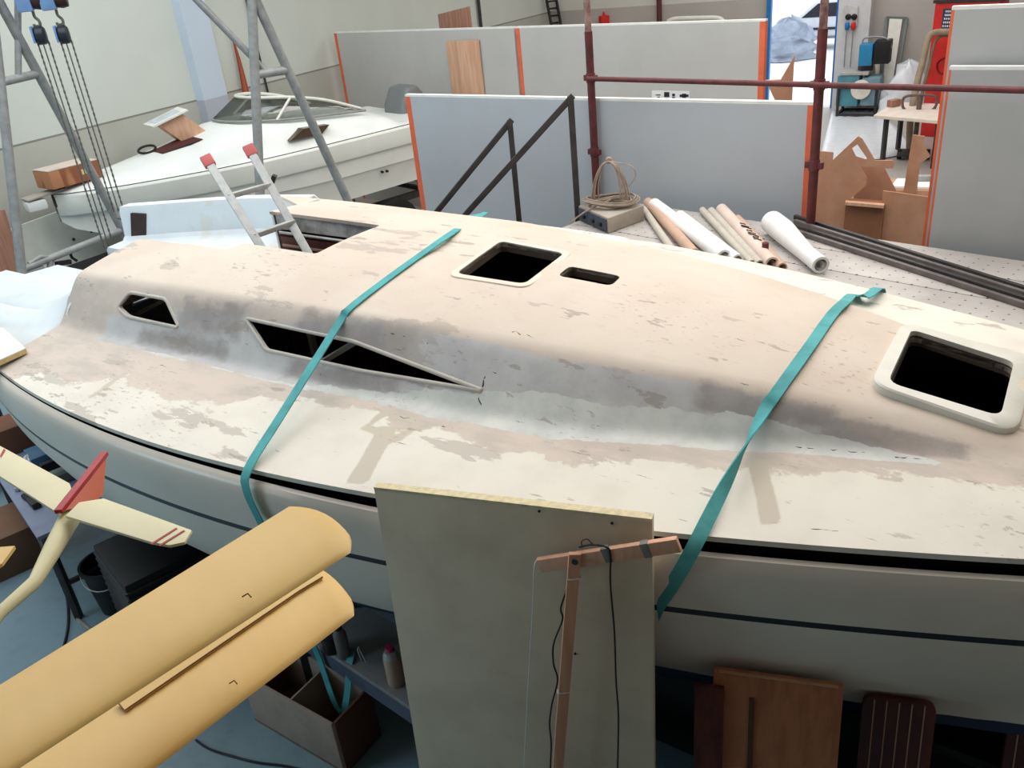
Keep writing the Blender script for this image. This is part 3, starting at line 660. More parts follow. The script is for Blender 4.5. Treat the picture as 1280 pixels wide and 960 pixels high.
# ------------------------------------------------------------------ scaffold beside the boat
PL = 1.7
FE = Vector((2.56, 6.28, 0)); pd = Vector((0.68, -0.733, 0)).normalized(); pn = Vector((0.733, 0.68, 0)).normalized()
def sc(a, o, z): return FE+pd*a+pn*o+Vector((0, 0, z))
t = NT('perforated_scaffold_deck')
M_scaf = None
tx = t.n('ShaderNodeTexVoronoi'); tx.feature = 'F1'; tx.inputs['Scale'].default_value = 1.0; tx.inputs['Randomness'].default_value = 0.0
mp = t.n('ShaderNodeMapping'); t.l(t.co.outputs['Object'], mp.inputs[0]); mp.inputs['Scale'].default_value = (11, 11, 0); mp.inputs['Rotation'].default_value = (0, 0, 0.82)
t.l(mp.outputs[0], tx.inputs['Vector'])
hole_ = t.step(tx.outputs['Distance'], 0.10, 0.06)
cs = t.mix(t.step(t.noise(3, 5), 0.35, 0.7), srgb(190, 184, 180), srgb(174, 168, 164))
M_scaf = t.out(t.mix(hole_, cs, srgb(92, 84, 82)), 0.5, 0.2)
pw = 0.375
for i in range(4):
    o0 = -i*pw-0.004; o1 = -(i+1)*pw+0.004; e_ = empty('scaffold_plank', sc(0, (o0+o1)/2, PL-0.05), 'perforated pale steel scaffold plank, %s' % ['furthest from the sailboat, under the steel bars', 'second from the far edge, under the roll ends', 'second from the sailboat', 'right beside the sailboat deck'][i], 'plank', 'scaffold planks')
    a0 = -1.98; a1 = 2.9
    if i == 3: a0 = -0.9
    mbp = MB().prism([sc(a0, o0, PL), sc(a1, o0, PL), sc(a1, o1, PL), sc(a0, o1, PL)], (0, 0, -0.05))
    mbp.build('plank_deck', M_scaf, e_, bevel=0.003)
    for oo in (o0-0.012, o1+0.012): MB().bar(sc(a0, oo, PL-0.08), sc(a1, oo, PL-0.08), 0.02, 0.055).build('plank_rib', M_tube, e_)
def tube_obj(a, b, r, name, m, par, n=14): return MB().tube([a, b], r, n).build(name, m, par, smooth=60)
sf = empty('scaffold', sc(0, -0.1, 0), 'dark red scaffold frame with two posts and guard rail beyond the boat', 'scaffold')
uP = pd[:2]; base = (FE-pn*0.0)[:2]
qL = PD(746, 245, (FE+pn*0.04)[:2], uP); qR = PD(1012, 296, (FE+pn*0.04)[:2], uP)
posts = []
for q, pins in ((qL, (97, 190)), (qR, (105, 205))):
    x, y = q.x, q.y; posts.append(Vector((x, y, 0)))
    po = tube_obj(Vector((x, y, 0)), Vector((x, y, 3.15)), 0.035, 'post', M_redpole, sf)
    MB().tube([Vector((x, y, 3.1)), Vector((x, y, 4.3))], 0.029, 14).build('upper_tube', pm('worn_red_tube', srgb(158, 128, 120), 0.5, 0.25, 14, c2=srgb(104, 62, 60)), sf, smooth=60)
    for py in pins:
        r_ = ray(742 if q is qL else 1030, py); z = CAMZ+r_[2]*(y/r_[1])
        MB().bar(Vector((x, y, z))-pd*0.07, Vector((x, y, z))+pd*0.07, 0.035, 0.05).tube([Vector((x, y, z-0.04)), Vector((x, y, z+0.04))], 0.042, 12).build('coupler', M_redpole, sf, bevel=0.004)
zg = CAMZ+ray(742, 97)[2]*(posts[0].y/ray(742, 97)[1]); zg2 = CAMZ+ray(1031, 104)[2]*(posts[1].y/ray(1031, 104)[1])
g0 = Vector((posts[0].x, posts[0].y, zg)); g1 = Vector((posts[1].x, posts[1].y, zg2))
tube_obj(g0-pn*0.04, g1-pn*0.04, 0.021, 'guard_rail', M_redpole, sf)
g2 = PD(1281, 111, (FE+pn*0.0)[:2], uP); g2b = g1+(g2-g1)*1.8
tube_obj(g1-pn*0.05, g2b-pn*0.05, 0.021, 'guard_rail', M_redpole, sf)
g2p = g2b+pn*0.085; tube_obj(Vector((g2p.x, g2p.y, 0)), Vector((g2p.x, g2p.y, 3.15)), 0.035, 'post', M_redpole, sf)
# short stub of the near post
stb = P(956, 325, PL); e_ = empty('scaffold_spigot', Vector((stb.x, stb.y, PL)), 'short dark red post stub at the ends of the paper rolls', 'post')
MB().tube([Vector((stb.x, stb.y, PL+0.005)), Vector((stb.x, stb.y, PL+0.13))], 0.024, 14).build('stub', M_redpole, e_, smooth=60)
MB().tube([Vector((stb.x, stb.y, PL)), Vector((stb.x, stb.y, PL+0.035))], 0.04, 14).build('collar', M_redpole, e_, smooth=60)
# steel bars lying on the planks
zb_ = PL+0.02
for i, (y0, y1, dk) in enumerate(((273, 361, 0), (279, 367, 1), (285, 374, 0), (291, 381, 1))):
    A = P(1000, y0, zb_); B_ = P(1280, y1, zb_); d_ = (B_-A)
    o = MB().bar(A-d_*0.03, B_+d_*0.25, 0.032, 0.036).build('steel_bar', M_dark if dk == 0 else pm('bar_grey', srgb(112, 104, 102), 0.5, 0.15, 12, metal=0.2), bevel=0.004)
    tag(o, ['dark steel bar lying furthest back on the scaffold planks', 'grey tube lying second from the back of the bar bundle', 'dark steel bar lying second from the front of the bar bundle', 'grey tube lying nearest the boat in the bar bundle'][i], 'bar', 'bars lying on the scaffold')
# rolls of paper and foil on the planks
def roll(p0, p1, r, m, label, hollow=True, r1=None, fold=False, marks=False):
    z0 = PL+r; A = P(*p0, PL+2*r*0.5); B_ = P(*p1, PL+2*(r1 or r)*0.5); A.z = PL+r+0.003; B_.z = PL+(r1 or r)+0.003
    e = empty('paper_roll', Vector(((A.x+B_.x)/2, (A.y+B_.y)/2, PL)), label, 'roll', 'rolls on the scaffold planks')
    d = (B_-A).normalized(); x = d.cross(Vector((0, 0, 1))).normalized(); y = x.cross(d); n = 20; rows = []
    for f, (rr) in ((0, r), (0.25, r*1.01), (0.5, (r+(r1 or r))/2), (0.75, (r1 or r)), (1, r1 or r)):
        c = A+(B_-A)*f; c.z = PL+0.003+rr
        rows.append([c+(x*math.cos(2*math.pi*k/n)+y*math.sin(2*math.pi*k/n))*rr for k in range(n)])
    for rr in (0.72,): rows.append([B_+(v-B_)*rr for v in rows[-1]])
    rows.append([v-d*0.25 for v in rows[-1]])
    mb = MB().grid(rows, closed=True); mb.f.append(tuple(range(n))); k_ = len(mb.v); mb.f.append(tuple(range(k_-n, k_)))
    mb.build('rolled_sheet', m, e, smooth=45)
    inner = MB(); sp = []
    for k in range(26):
        th = k*0.42; rad = (r1 or r)*0.7*(1-0.016*k); sp.append((x*math.cos(th)+y*math.sin(th))*rad)
    inner.grid([[B_+s-d*0.12 for s in sp], [B_+s-d*0.004 for s in sp]]).build('inner_coil', m, e, smooth=60)
    if marks:
        for i, f in enumerate((0.42, 0.47, 0.5, 0.55, 0.60, 0.64, 0.67, 0.71)):
            c = A+(B_-A)*f; u = (Vector((0, 0, 1))*0.95-x*0.30*(1 if x.y > 0 else -1)).normalized()
            s_ = d.cross(u); w_ = 0.022+0.016*((i*7) % 3)/2
            MB().bar(c+u*(r+0.002)-s_*w_+d*0.008, c+u*(r+0.002)+s_*w_-d*0.012*(i % 3), 0.010, 0.006, up=u).build('pencil_mark', M_ink, e)
    return e
M_kraft = pm('kraft_paper', srgb(196, 164, 142), 0.7, 0.06); M_greyp = pm('greyish_paper', srgb(190, 182, 170), 0.7, 0.06); M_pinkp = pm('pinkish_paper', srgb(214, 194, 182), 0.7, 0.05)
roll((805, 262), (842, 315), 0.028, M_greyp, 'thin grey roll, leftmost of the rolls by the boxed power unit')
roll((810, 253), (868, 318), 0.042, M_kraft, 'brown kraft paper roll under the left white rolls')
roll((818, 256), (905, 322), 0.055, M_paper, 'white paper roll, leftmost of the white rolls')
roll((850, 270), (922, 326), 0.045, M_paper, 'white paper roll touching the right side of the leftmost white roll')
roll((878, 263), (940, 330), 0.028, M_greyp, 'thin grey roll right of the left pair of white rolls')
roll((889, 264), (950, 331), 0.032, M_greyp, 'grey roll touching the left side of the marked pinkish roll')
roll((902, 262), (965, 330), 0.048, M_pinkp, 'pinkish paper roll with dark pencil marks', marks=True)
roll((922, 274), (978, 335), 0.034, M_kraft, 'brown cardboard tube right of the marked pinkish roll')
roll((965, 278), (1026, 332), 0.088, M_paper, 'large white roll, rightmost on the planks', r1=0.060)
# power unit with cable coil
c0 = [P(x, y, PL+0.13) for x, y in ((723, 257), (760, 273), (805, 257), (768, 244))]
pu = empty('power_unit', (c0[0]+c0[2])/2-Vector((0, 0, 0.13)), 'dusty grey power unit with blackened front, cable coil on top', 'box')
n_ = len(c0)
MB().prism([Vector((p.x, p.y, PL+0.002)) for p in c0], (0, 0, 0.13)).build('case', pm('dusty_case', srgb(170, 160, 148), 0.7, 0.12), pu, bevel=0.012)
fr = (c0[1]-c0[0]); fn = Vector((fr.y, -fr.x, 0)).normalized()
MB().prism([c0[0]+fr*0.03+fn*0.003-Vector((0, 0, 0.012)), c0[1]-fr*0.03+fn*0.003-Vector((0, 0, 0.012)), c0[1]-fr*0.03+fn*0.003-Vector((0, 0, 0.118)), c0[0]+fr*0.03+fn*0.003-Vector((0, 0, 0.118))], fn*0.008).build('front_plate', pm('blackened_front', srgb(66, 74, 88), 0.7, 0.2, 14), pu, bevel=0.003)
for f in (0.25, 0.55, 0.8):
    p_ = c0[0]+fr*f-Vector((0, 0, 0.07))+fn*0.011; MB().tube([p_, p_+fn*0.02], 0.016, 12).build('socket_knob', M_black, pu, smooth=50)
cc_ = (c0[0]+c0[2])/2+Vector((0, 0, 0.02)); cd = (c0[2]-c0[0]).normalized()
cb = empty('cable_coil', cc_, 'bundle of greyish cable looped upright on the power unit', 'cable')
rnd = random.Random(3)
for i in range(9):   # flat coil on the case
    pts = []; r0 = 0.12+rnd.random()*0.08; e0 = rnd.random()*0.3
    for k in range(28):
        th = 2*math.pi*k/28; pts.append(cc_+cd*(r0*1.25*math.cos(th))+Vector((-cd.y, cd.x, 0))*(r0*0.8*math.sin(th))+Vector((0, 0, 0.006*i+0.012*math.sin(th*2+e0))))
    MB().tube(pts, 0.0065, 6, closed=True).build('cable_loop', M_cord, cb, smooth=60)
vc = cc_+Vector((0, 0, 0.03))
for i in range(8):   # upright hank tied at the top
    pts = []; w_ = 0.10+rnd.random()*0.05; h_ = 0.34; sh = (rnd.random()-0.5)*0.06
    for k in range(20):
        f = k/19; th = math.pi*f
        pts.append(vc+cd*(-w_*math.cos(th)*(1.0-0.15*math.sin(th))+sh*(1-math.sin(th)))+Vector((-cd.y, cd.x, 0))*(sh*0.7)+Vector((0, 0, h_*math.sin(th)**0.8*(0.95+0.02*rnd.random()))))
    MB().tube(smooth_path(pts, 2), 0.0065, 6).build('cable_loop', M_cord, cb, smooth=60)
top_ = vc+Vector((0, 0, 0.335)); MB().lathe(top_, [(0.022, -0.014), (0.03, 0), (0.022, 0.014)], 14, Matrix.Rotation(1.57, 3, 'X')).build('tie', M_cord, cb, smooth=60)
MB().tube(smooth_path([top_, top_+cd*0.12+Vector((0, 0, -0.03)), top_+cd*0.2+Vector((0, 0, -0.06)), top_+cd*0.22+Vector((0, 0, -0.14)), top_+cd*0.16+Vector((0, 0, -0.22))], 6), 0.0045, 6).build('loose_end', M_cord, cb, smooth=60)
MB().tube(smooth_path([cc_+Vector((0, 0, 0.03)), c0[0]+fr*0.4+Vector((0, 0, 0.012)), c0[0]+fr*0.25+fn*0.09-Vector((0, 0, 0.06)), P(712, 280, PL+0.01)], 6), 0.0065, 6).build('loose_end', M_cord, cb, smooth=60)
# dark stair handrails rising to the scaffold
def handrail(top, basepx, low, y, yl, label):
    T = PY(*top, y); Bp = PY(*basepx, y); Bp.x = T.x; Bp.y = T.y; L = PY(*low, yl)
    e = empty('stair_handrail', Vector((T.x, T.y, 0)), label, 'handrail', 'dark stair handrails')
    d = (T-L).normalized()
    MB().bar(Vector((T.x, T.y, 0.0)), T, 0.05, 0.05, up=(1, 0, 0)).build('upright', M_dark, e, bevel=0.004)
    Lf = L-d*1.7; MB().bar(Lf, T+d*0.03-Vector((0, 0, 0.02)), 0.045, 0.05).build('sloping_rail', M_dark, e, bevel=0.004)
    if Lf.z > 0.05: MB().bar(Vector((Lf.x, Lf.y, 0)), Lf, 0.045, 0.045, up=(1, 0, 0)).build('foot', M_dark, e, bevel=0.004)
handrail((637, 150), (652, 268), (550, 258), 7.95, 7.95, 'dark steel stair handrail, shorter and left of the pair')
handrail((713, 120), (722, 272), (586, 262), 7.35, 7.5, 'dark steel stair handrail, taller and right of the pair')
# ------------------------------------------------------------------ white motorboat on a trailer
mB0 = Vector((-5.17, 10.34, 0)); mth = math.atan2(0.643, 0.766)
mo = empty('motorboat', mB0, 'white motorboat with low windscreen standing on a trailer by the left wall', 'motorboat', rz=mth)
def m2w(x, y, z): return Matrix.Translation(mB0) @ Matrix.Rotation(mth, 4, 'Z') @ Vector((x, y, z))
def g_(t_): return float(np.interp(t_, [0, 0.1, 0.33, 0.65, 1.1, 1.6, 2.3, 3.2, 5.3], [0.04, 0.18, 0.33, 0.5, 0.68, 0.84, 0.98, 1.04, 1.04]))
ts = [0, 0.1, 0.33, 0.65, 1.1, 1.6, 2.0, 2.3, 2.8, 3.4, 4.0, 4.6, 5.2]
def mhull(t_):
    g = g_(t_); k = min(1, t_/1.6); zb = 1.45-0.5*k**0.6 if t_ < 1.6 else 0.95
    zk = zb-0.12*k; ch = float(np.interp(t_, [0, 1.6, 3], [1.62, 1.36, 1.29])); ch = max(ch, zb+0.04)
    return [(-g, 1.78), (-g-0.025, 1.75), (-g-0.03, 1.60), (-g-0.01, 1.53), (-g+0.03, 1.52), (-g*0.965+0.02, ch+0.01), (-g*0.95+0.03, ch), (-g*0.88+0.03, (ch+zb)/2), (-g*0.82, zb), (0, zk)]
rows = []
for t_ in ts:
    a_ = mhull(t_); rows.append([Vector((t_, n, z)) for n, z in a_]+[Vector((t_, -n, z)) for n, z in a_[-2::-1]])
hm = MB().grid(rows); hm.f.append(tuple(range((len(ts)-1)*19, len(ts)*19)))
M_mhull = pm('motorboat_gelcoat', srgb(224, 224, 216), 0.35, 0.04, 2)
hm.build('hull', M_mhull, mo, smooth=30, world=False)
def mdz(t_, n):
    g = g_(t_); m_ = abs(n)/g
    zc_ = float(np.interp(t_, [0, 0.5, 0.96, 1.7, 2.2, 2.6, 4.0, 4.3, 4.5, 5.2], [1.80, 1.86, 1.92, 2.03, 2.18, 2.20, 2.04, 1.96, 1.80, 1.78]))
    wz = float(np.interp(t_, [0, 1.2, 2.2, 4.2], [0.75, 0.78, 0.80, 0.82]))
    if m_ >= 0.95: return 1.79
    if m_ > wz: return 1.80+(zc_-1.80)*0.62*((0.95-m_)/(0.95-wz))
    return 1.80+(zc_-1.80)*(0.62+0.38*(1-(m_/wz)**2)**0.8)
rows = [[Vector((t_, g_(t_)*f, mdz(t_, g_(t_)*f))) for f in (-1, -0.95, -0.9, -0.86, -0.82, -0.78, -0.7, -0.5, -0.25, 0, 0.25, 0.5, 0.7, 0.78, 0.82, 0.86, 0.9, 0.95, 1)] for t_ in np.arange(0, 5.21, 0.1)]
MB().grid(rows).build('deck', M_gel, mo, smooth=35, world=False)
def md_(px, py, off):
    p = PD(px, py, (mB0+Vector((-0.643, 0.766, 0))*off)[:2], (0.766, 0.643)); q = Matrix.Rotation(-mth, 4, 'Z') @ (p-mB0); return q
# windscreen: smoked panes in a white frame
wb_ = [(4.05, -0.72, 2.04), (3.3, -0.70, 2.10), (2.75, -0.62, 2.15), (2.35, -0.38, 2.19), (2.22, 0, 2.20), (2.35, 0.38, 2.19), (2.75, 0.62, 2.15), (3.3, 0.70, 2.10), (4.05, 0.72, 2.04)]
wt_ = [(4.0, -0.68, 2.07), (3.5, -0.62, 2.27), (3.05, -0.54, 2.38), (2.72, -0.34, 2.42), (2.62, 0, 2.43), (2.72, 0.34, 2.42), (3.05, 0.54, 2.38), (3.5, 0.62, 2.27), (4.0, 0.68, 2.07)]
wb_ = smooth_path(wb_, 4); wt_ = smooth_path(wt_, 4)
t = NT('smoked_screen'); t.b.inputs['Transmission Weight'].default_value = 0.0
tr = t.n('ShaderNodeBsdfTransparent'); tr.inputs[0].default_value = (0.62, 0.64, 0.62, 1); gl = t.n('ShaderNodeBsdfGlossy'); gl.inputs['Roughness'].default_value = 0.05; gl.inputs[0].default_value = (0.8, 0.8, 0.8, 1)
mx = t.n('ShaderNodeMixShader'); mx.inputs[0].default_value = 0.12; t.l(tr.outputs[0], mx.inputs[1]); t.l(gl.outputs[0], mx.inputs[2]); t.l(mx.outputs[0], t.t.nodes['Material Output'].inputs[0])
M_smoke = t.m
ws = MB().grid([wb_, wt_]).build('windscreen', M_smoke, mo, smooth=60, world=False)
s_ = ws.modifiers.new('t', 'SOLIDIFY'); s_.thickness = 0.006
MB().tube(wt_, 0.022, 8).build('windscreen_frame', M_white, mo, smooth=60, world=False)
MB().tube(wb_, 0.016, 8).build('windscreen_gasket', pm('grey_gasket', srgb(150, 150, 146), 0.6), mo, smooth=60, world=False)
for i in (8, 24): MB().tube([wb_[i], wt_[i]], 0.018, 8).build('windscreen_post', M_white, mo, smooth=60, world=False)
sw = [md_(x, y, -0.84) for x, y in ((357, 175), (374, 160), (406, 155), (396, 167))]
MB().prism([p+Vector((0, -0.12, 0)) for p in sw], (0, 0.25, 0)).build('side_window', pm('brown_window', srgb(84, 66, 54), 0.25), mo, world=False)
hw = [Vector((1.35, -0.16, 0)), Vector((1.85, -0.30, 0)), Vector((1.85, 0.2, 0)), Vector((1.35, 0.2, 0))]
for p in hw: p.z = mdz(p.x, p.y)+0.006
MB().prism(hw, (0, 0, 0.004)).build('deck_hatch_opening', pm('dark_red_interior', srgb(78, 32, 28), 0.8), mo, world=False)
for i, (x, y) in enumerate(((478, 215), (484, 214))):
    p = md_(x, y, -0.96); MB().tube([p+Vector((0, -0.012, 0)), p+Vector((0, 0.02, 0))], 0.018, 12).build('drain_fitting', M_black, mo, world=False, smooth=60)
om = MB(); om.prism([Vector((4.95, -0.28, 1.65)), Vector((5.45, -0.28, 1.6)), Vector((5.5, -0.28, 1.92)), Vector((5.3, -0.28, 2.16)), Vector((5.12, -0.28, 2.14)), Vector((4.98, -0.28, 1.9))], (0, 0.5, 0))
om.build('outboard_motor', pm('grey_cowling', srgb(116, 120, 122), 0.45, 0.05), mo, bevel=0.06, world=False, seg=3)['label'] = 'grey outboard motor cowling'
MB().bar((5.2, 0, 1.7), (5.3, 0, 0.7), 0.14, 0.2, up=(1, 0, 0)).build('outboard_leg', pm('grey_cowling_leg', srgb(90, 92, 94), 0.45, 0.05), mo, bevel=0.02, world=False)
MB().bar((-0.32, -0.05, 1.80), (0.15, 0.0, 1.83), 0.22, 0.02).build('bow_board', pm('weathered_board', srgb(170, 160, 150), 0.7, 0.1), mo, bevel=0.004, world=False)
MB().box((-0.22, -0.05, 1.72), (0.22, 0.2, 0.12)).build('bow_fitting', M_gel, mo, bevel=0.03, world=False)
trl = empty('boat_trailer', m2w(3.0, 0, 0), 'trailer with red-hubbed wheels under the white motorboat', 'trailer', rz=mth)
for sd in (-1, 1):
    a_ = m2w(0.3, sd*0.1, 0.66); b_ = m2w(2.0, sd*0.55, 0.66); c_ = m2w(5.0, sd*0.55, 0.66)
    MB().bar(a_, b_, 0.06, 0.1).build('frame_rail', M_dark, trl); MB().bar(b_, c_, 0.06, 0.1).build('frame_rail', M_dark, trl)
    wc = m2w(4.15, sd*0.85, 0.40); axd = m2w(0, 1, 0)-m2w(0, 0, 0)
    R_ = Matrix.Rotation(mth, 3, 'Z') @ Matrix.Rotation(math.pi/2, 3, 'X')
    wo_ = MB().lathe(wc, [(0.2, -0.09), (0.33, -0.095), (0.39, -0.06), (0.40, 0), (0.39, 0.06), (0.33, 0.095), (0.2, 0.09)], 28, R_).build('wheel', M_blk, trl, smooth=40)
    hb_ = MB().lathe(wc, [(0.0, -0.10), (0.06, -0.10), (0.09, -0.06), (0.2, -0.055), (0.21, 0.0), (0.2, 0.055), (0.09, 0.06), (0.06, 0.10), (0.0, 0.10)], 24, R_).build('hub', M_red, trl, smooth=40)
for x in (1.6, 3.6, 4.9):
    MB().bar(m2w(x, -0.62, 0.72), m2w(x, 0.62, 0.72), 0.06, 0.06).build('cross_member', M_dark, trl)
    for sd in (-1, 1): MB().bar(m2w(x, sd*0.6, 0.72), m2w(x, sd*0.6, 0.93), 0.06, 0.14, up=(1, 0, 0)).build('support_pad', M_plyred, trl)
MB().bar(m2w(0.3, 0, 0.66), m2w(-0.4, 0, 0.55), 0.08, 0.08).build('drawbar', M_dark, trl)
MB().tube([m2w(-0.3, 0, 0.55), m2w(-0.3, 0, 0.0)], 0.03).build('jockey_post', M_dark, trl, smooth=60)
# crate and lidded box on the foredeck, dark strap ring
def dz(t_, n, o=0.0): p = m2w(t_, n, mdz(t_, n)+o); return p
t = NT('striped_crate_wood'); f = t.step(t.noise(4.0, 1, 0.4, (1, 1, 0.1)), 0.5, 0.53)
M_crate = t.out(t.mix(f, srgb(188, 128, 92), srgb(146, 86, 58)), 0.6)
cr_ = empty('wooden_crate', dz(0.25, 0.05), 'striped reddish wooden crate on the bow of the motorboat', 'crate')
kq = [m2w(-0.02, -0.24, 1.87), m2w(0.58, -0.13, 1.87), m2w(0.50, 0.22, 1.87), m2w(-0.1, 0.10, 1.87)]
MB().prism(kq, (0, 0, 0.20)).build('crate_body', M_crate, cr_, bevel=0.006)
MB().prism([p+Vector((0, 0, 0.202)) for p in kq], (0, 0, 0.012)).build('crate_lid', pm('dusty_lid', srgb(206, 190, 176), 0.7, 0.08), cr_, bevel=0.004)
lb = kq[0]+(kq[1]-kq[0])*0.62; ld = (kq[1]-kq[0]).normalized(); ln = Vector((ld.y, -ld.x, 0))
MB().prism([lb+ln*0.002+Vector((0, 0, 0.08)), lb+ld*0.09+ln*0.002+Vector((0, 0, 0.09)), lb+ld*0.09+ln*0.002+Vector((0, 0, 0.15)), lb+ln*0.002+Vector((0, 0, 0.14))], ln*0.002).build('yellow_label', pm('pale_yellow_label', srgb(224, 208, 150), 0.6), cr_)
bx = empty('lidded_box', dz(1.75, 0.25), 'wooden box tilted under a white framed lid on the motorboat foredeck', 'box')
bq = [dz(1.72, 0.02, -0.01), dz(2.02, -0.06, -0.01), dz(2.05, 0.2, -0.01), dz(1.75, 0.3, -0.01)]
up_ = (m2w(-0.22, 0.10, 0.26)-m2w(0, 0, 0))
MB().prism(bq, up_).build('box_body', M_ply, bx, bevel=0.004)
ctr = sum(bq, Vector())/4+up_; lq = [ctr+(p+up_-ctr)*1.5 for p in bq]
MB().prism(lq, up_.normalized()*0.03).build('lid', M_white, bx, bevel=0.006)
MB().prism([ctr+(p-ctr)*0.72+up_.normalized()*0.031 for p in lq], up_.normalized()*0.004).build('lid_window', pm('pale_grey_glazing', srgb(196, 204, 210), 0.3), bx)
rg = dz(1.32, 0.25, 0.03); pts = [rg+Vector((0.11*math.cos(k*0.35), 0.10*math.sin(k*0.35)*0.9, 0.03*math.sin(k*0.35)+0.01)) for k in range(18)]
tag(MB().tube(pts, 0.016, 8, closed=True).build('strap_ring', M_black, smooth=60), 'black looped strap lying on the motorboat foredeck', 'strap')
# ------------------------------------------------------------------ aluminium ladder standing in the companionway
ld_ = empty('aluminium_ladder', b2w(-1.75, 0.0, 1.365), 'aluminium ladder with red end caps standing in the companionway', 'ladder')
def lad(px, py, s_, n_): return None
zt_ = 2.95
L1b = b2w(-1.62, -0.20, 1.37); L2b = b2w(-1.35, 0.02, 1.37)
L1t = PD(258, 200, L1b[:2], (P(258, 200, zt_)-L1b).xy.normalized()); 
def top_at(px, py, y): return PY(px, py, y)
L1t = PY(259, 200, 5.75); L2t = PY(312, 187, 5.9)
L1b = PY(332, 318, 5.32); L2b = PY(386, 318, 5.45)
def ext(a, b, z): d = (b-a); return a+d*((z-a.z)/d.z)
L1e = ext(L1t, L1b, 1.40); L2e = ext(L2t, L2b, 1.40)
for a_, b_ in ((L1t, L1e), (L2t, L2e)):
    MB().bar(a_, b_, 0.032, 0.054, up=(1, 0.2, 0)).build('rail', M_alu, ld_, bevel=0.006)
    d_ = (b_-a_).normalized(); MB().bar(a_-d_*0.03, a_+d_*0.05, 0.042, 0.075, up=(1, 0.2, 0)).build('red_end_cap', M_redcap, ld_, bevel=0.008)
for p_, q_ in (((284, 246), (338, 231)), ((317, 295), (368, 277))):
    f1_ = (p_[1]-200)/(318-200); f2_ = (q_[1]-187)/(318-187)
    A = L1t+(L1b-L1t)*((p_[1]-200)/(318-200)*1.0); A = PY(p_[0], p_[1], A.y); B_ = PY(q_[0], q_[1], (L2t+(L2b-L2t)*((q_[1]-187)/(318-187))).y)
    MB().bar(A, B_, 0.042, 0.032).build('rung', M_alu, ld_, bevel=0.004)
for k_ in (1, 2):
    A = L1b+(L1e-L1b)*(k_*0.33); B_ = L2b+(L2e-L2b)*(k_*0.33); MB().bar(A, B_, 0.032, 0.026).build('rung', M_alu, ld_, bevel=0.004)
hk = PY(340, 229, 5.8); MB().bar(hk, hk+Vector((0.03, 0.0, 0.05)), 0.05, 0.03).build('catch', M_dark, ld_, bevel=0.004)
# ------------------------------------------------------------------ gantry crane
ga = empty('gantry_crane', Vector((-3.4, 9.2, 0)), 'grey tubular gantry crane with two A-frames behind the sailboat stern', 'gantry crane')
F1 = P(27, 338, 1.5); u1 = (P(153, 287, 1.5)-F1).xy.normalized(); F2 = P(328, 274, 1.5); u2 = Vector((0.72, 0.69)).normalized()
def A1(px, py): return PD(px, py, F1[:2], u1)
def A2(px, py): return PD(px, py, F2[:2], u2)
def togr(a, b): d = b-a; return a+d*((0.03-a.z)/d.z)
def tub(a, b, r, nm='leg_tube'): return MB().tube([a, b], r, 14).build(nm, M_tube, ga, smooth=60)
ap1, l1, r1 = A1(-14, -22), A1(27, 338), A1(153, 287); ap2, l2, r2_ = A2(314, -12), A2(325, 240), A2(432, 245)
tub(ap1, togr(ap1, l1), 0.045); tub(ap1, togr(ap1, r1), 0.045); tub(ap2, togr(ap2, l2), 0.05); tub(ap2, togr(ap2, r2_), 0.05)
tub(A1(0, 103), A1(48, 92), 0.04, 'cross_tube'); tub(A1(25, 338), A1(153, 287), 0.035, 'base_tube'); tub(A2(315, 94), A2(362, 87), 0.045, 'cross_tube')
bdir = (ap2-ap1).normalized()
tub(A1(23, 97), A1(22, -18), 0.03, 'knee_brace'); tub(A2(334, 91), ap2-bdir*0.62, 0.035, 'knee_brace')
MB().bar(ap1-bdir*0.5+Vector((0, 0, 0.07)), ap2+bdir*0.5+Vector((0, 0, 0.07)), 0.12, 0.2).build('beam', M_bluegrey, ga, bevel=0.01)
for q in (togr(ap1, l1), togr(ap1, r1), togr(ap2, l2), togr(ap2, r2_)): MB().box(Vector((q.x, q.y, 0.03)), (0.14, 0.14, 0.06)).build('foot_plate', M_tube, ga, bevel=0.01)
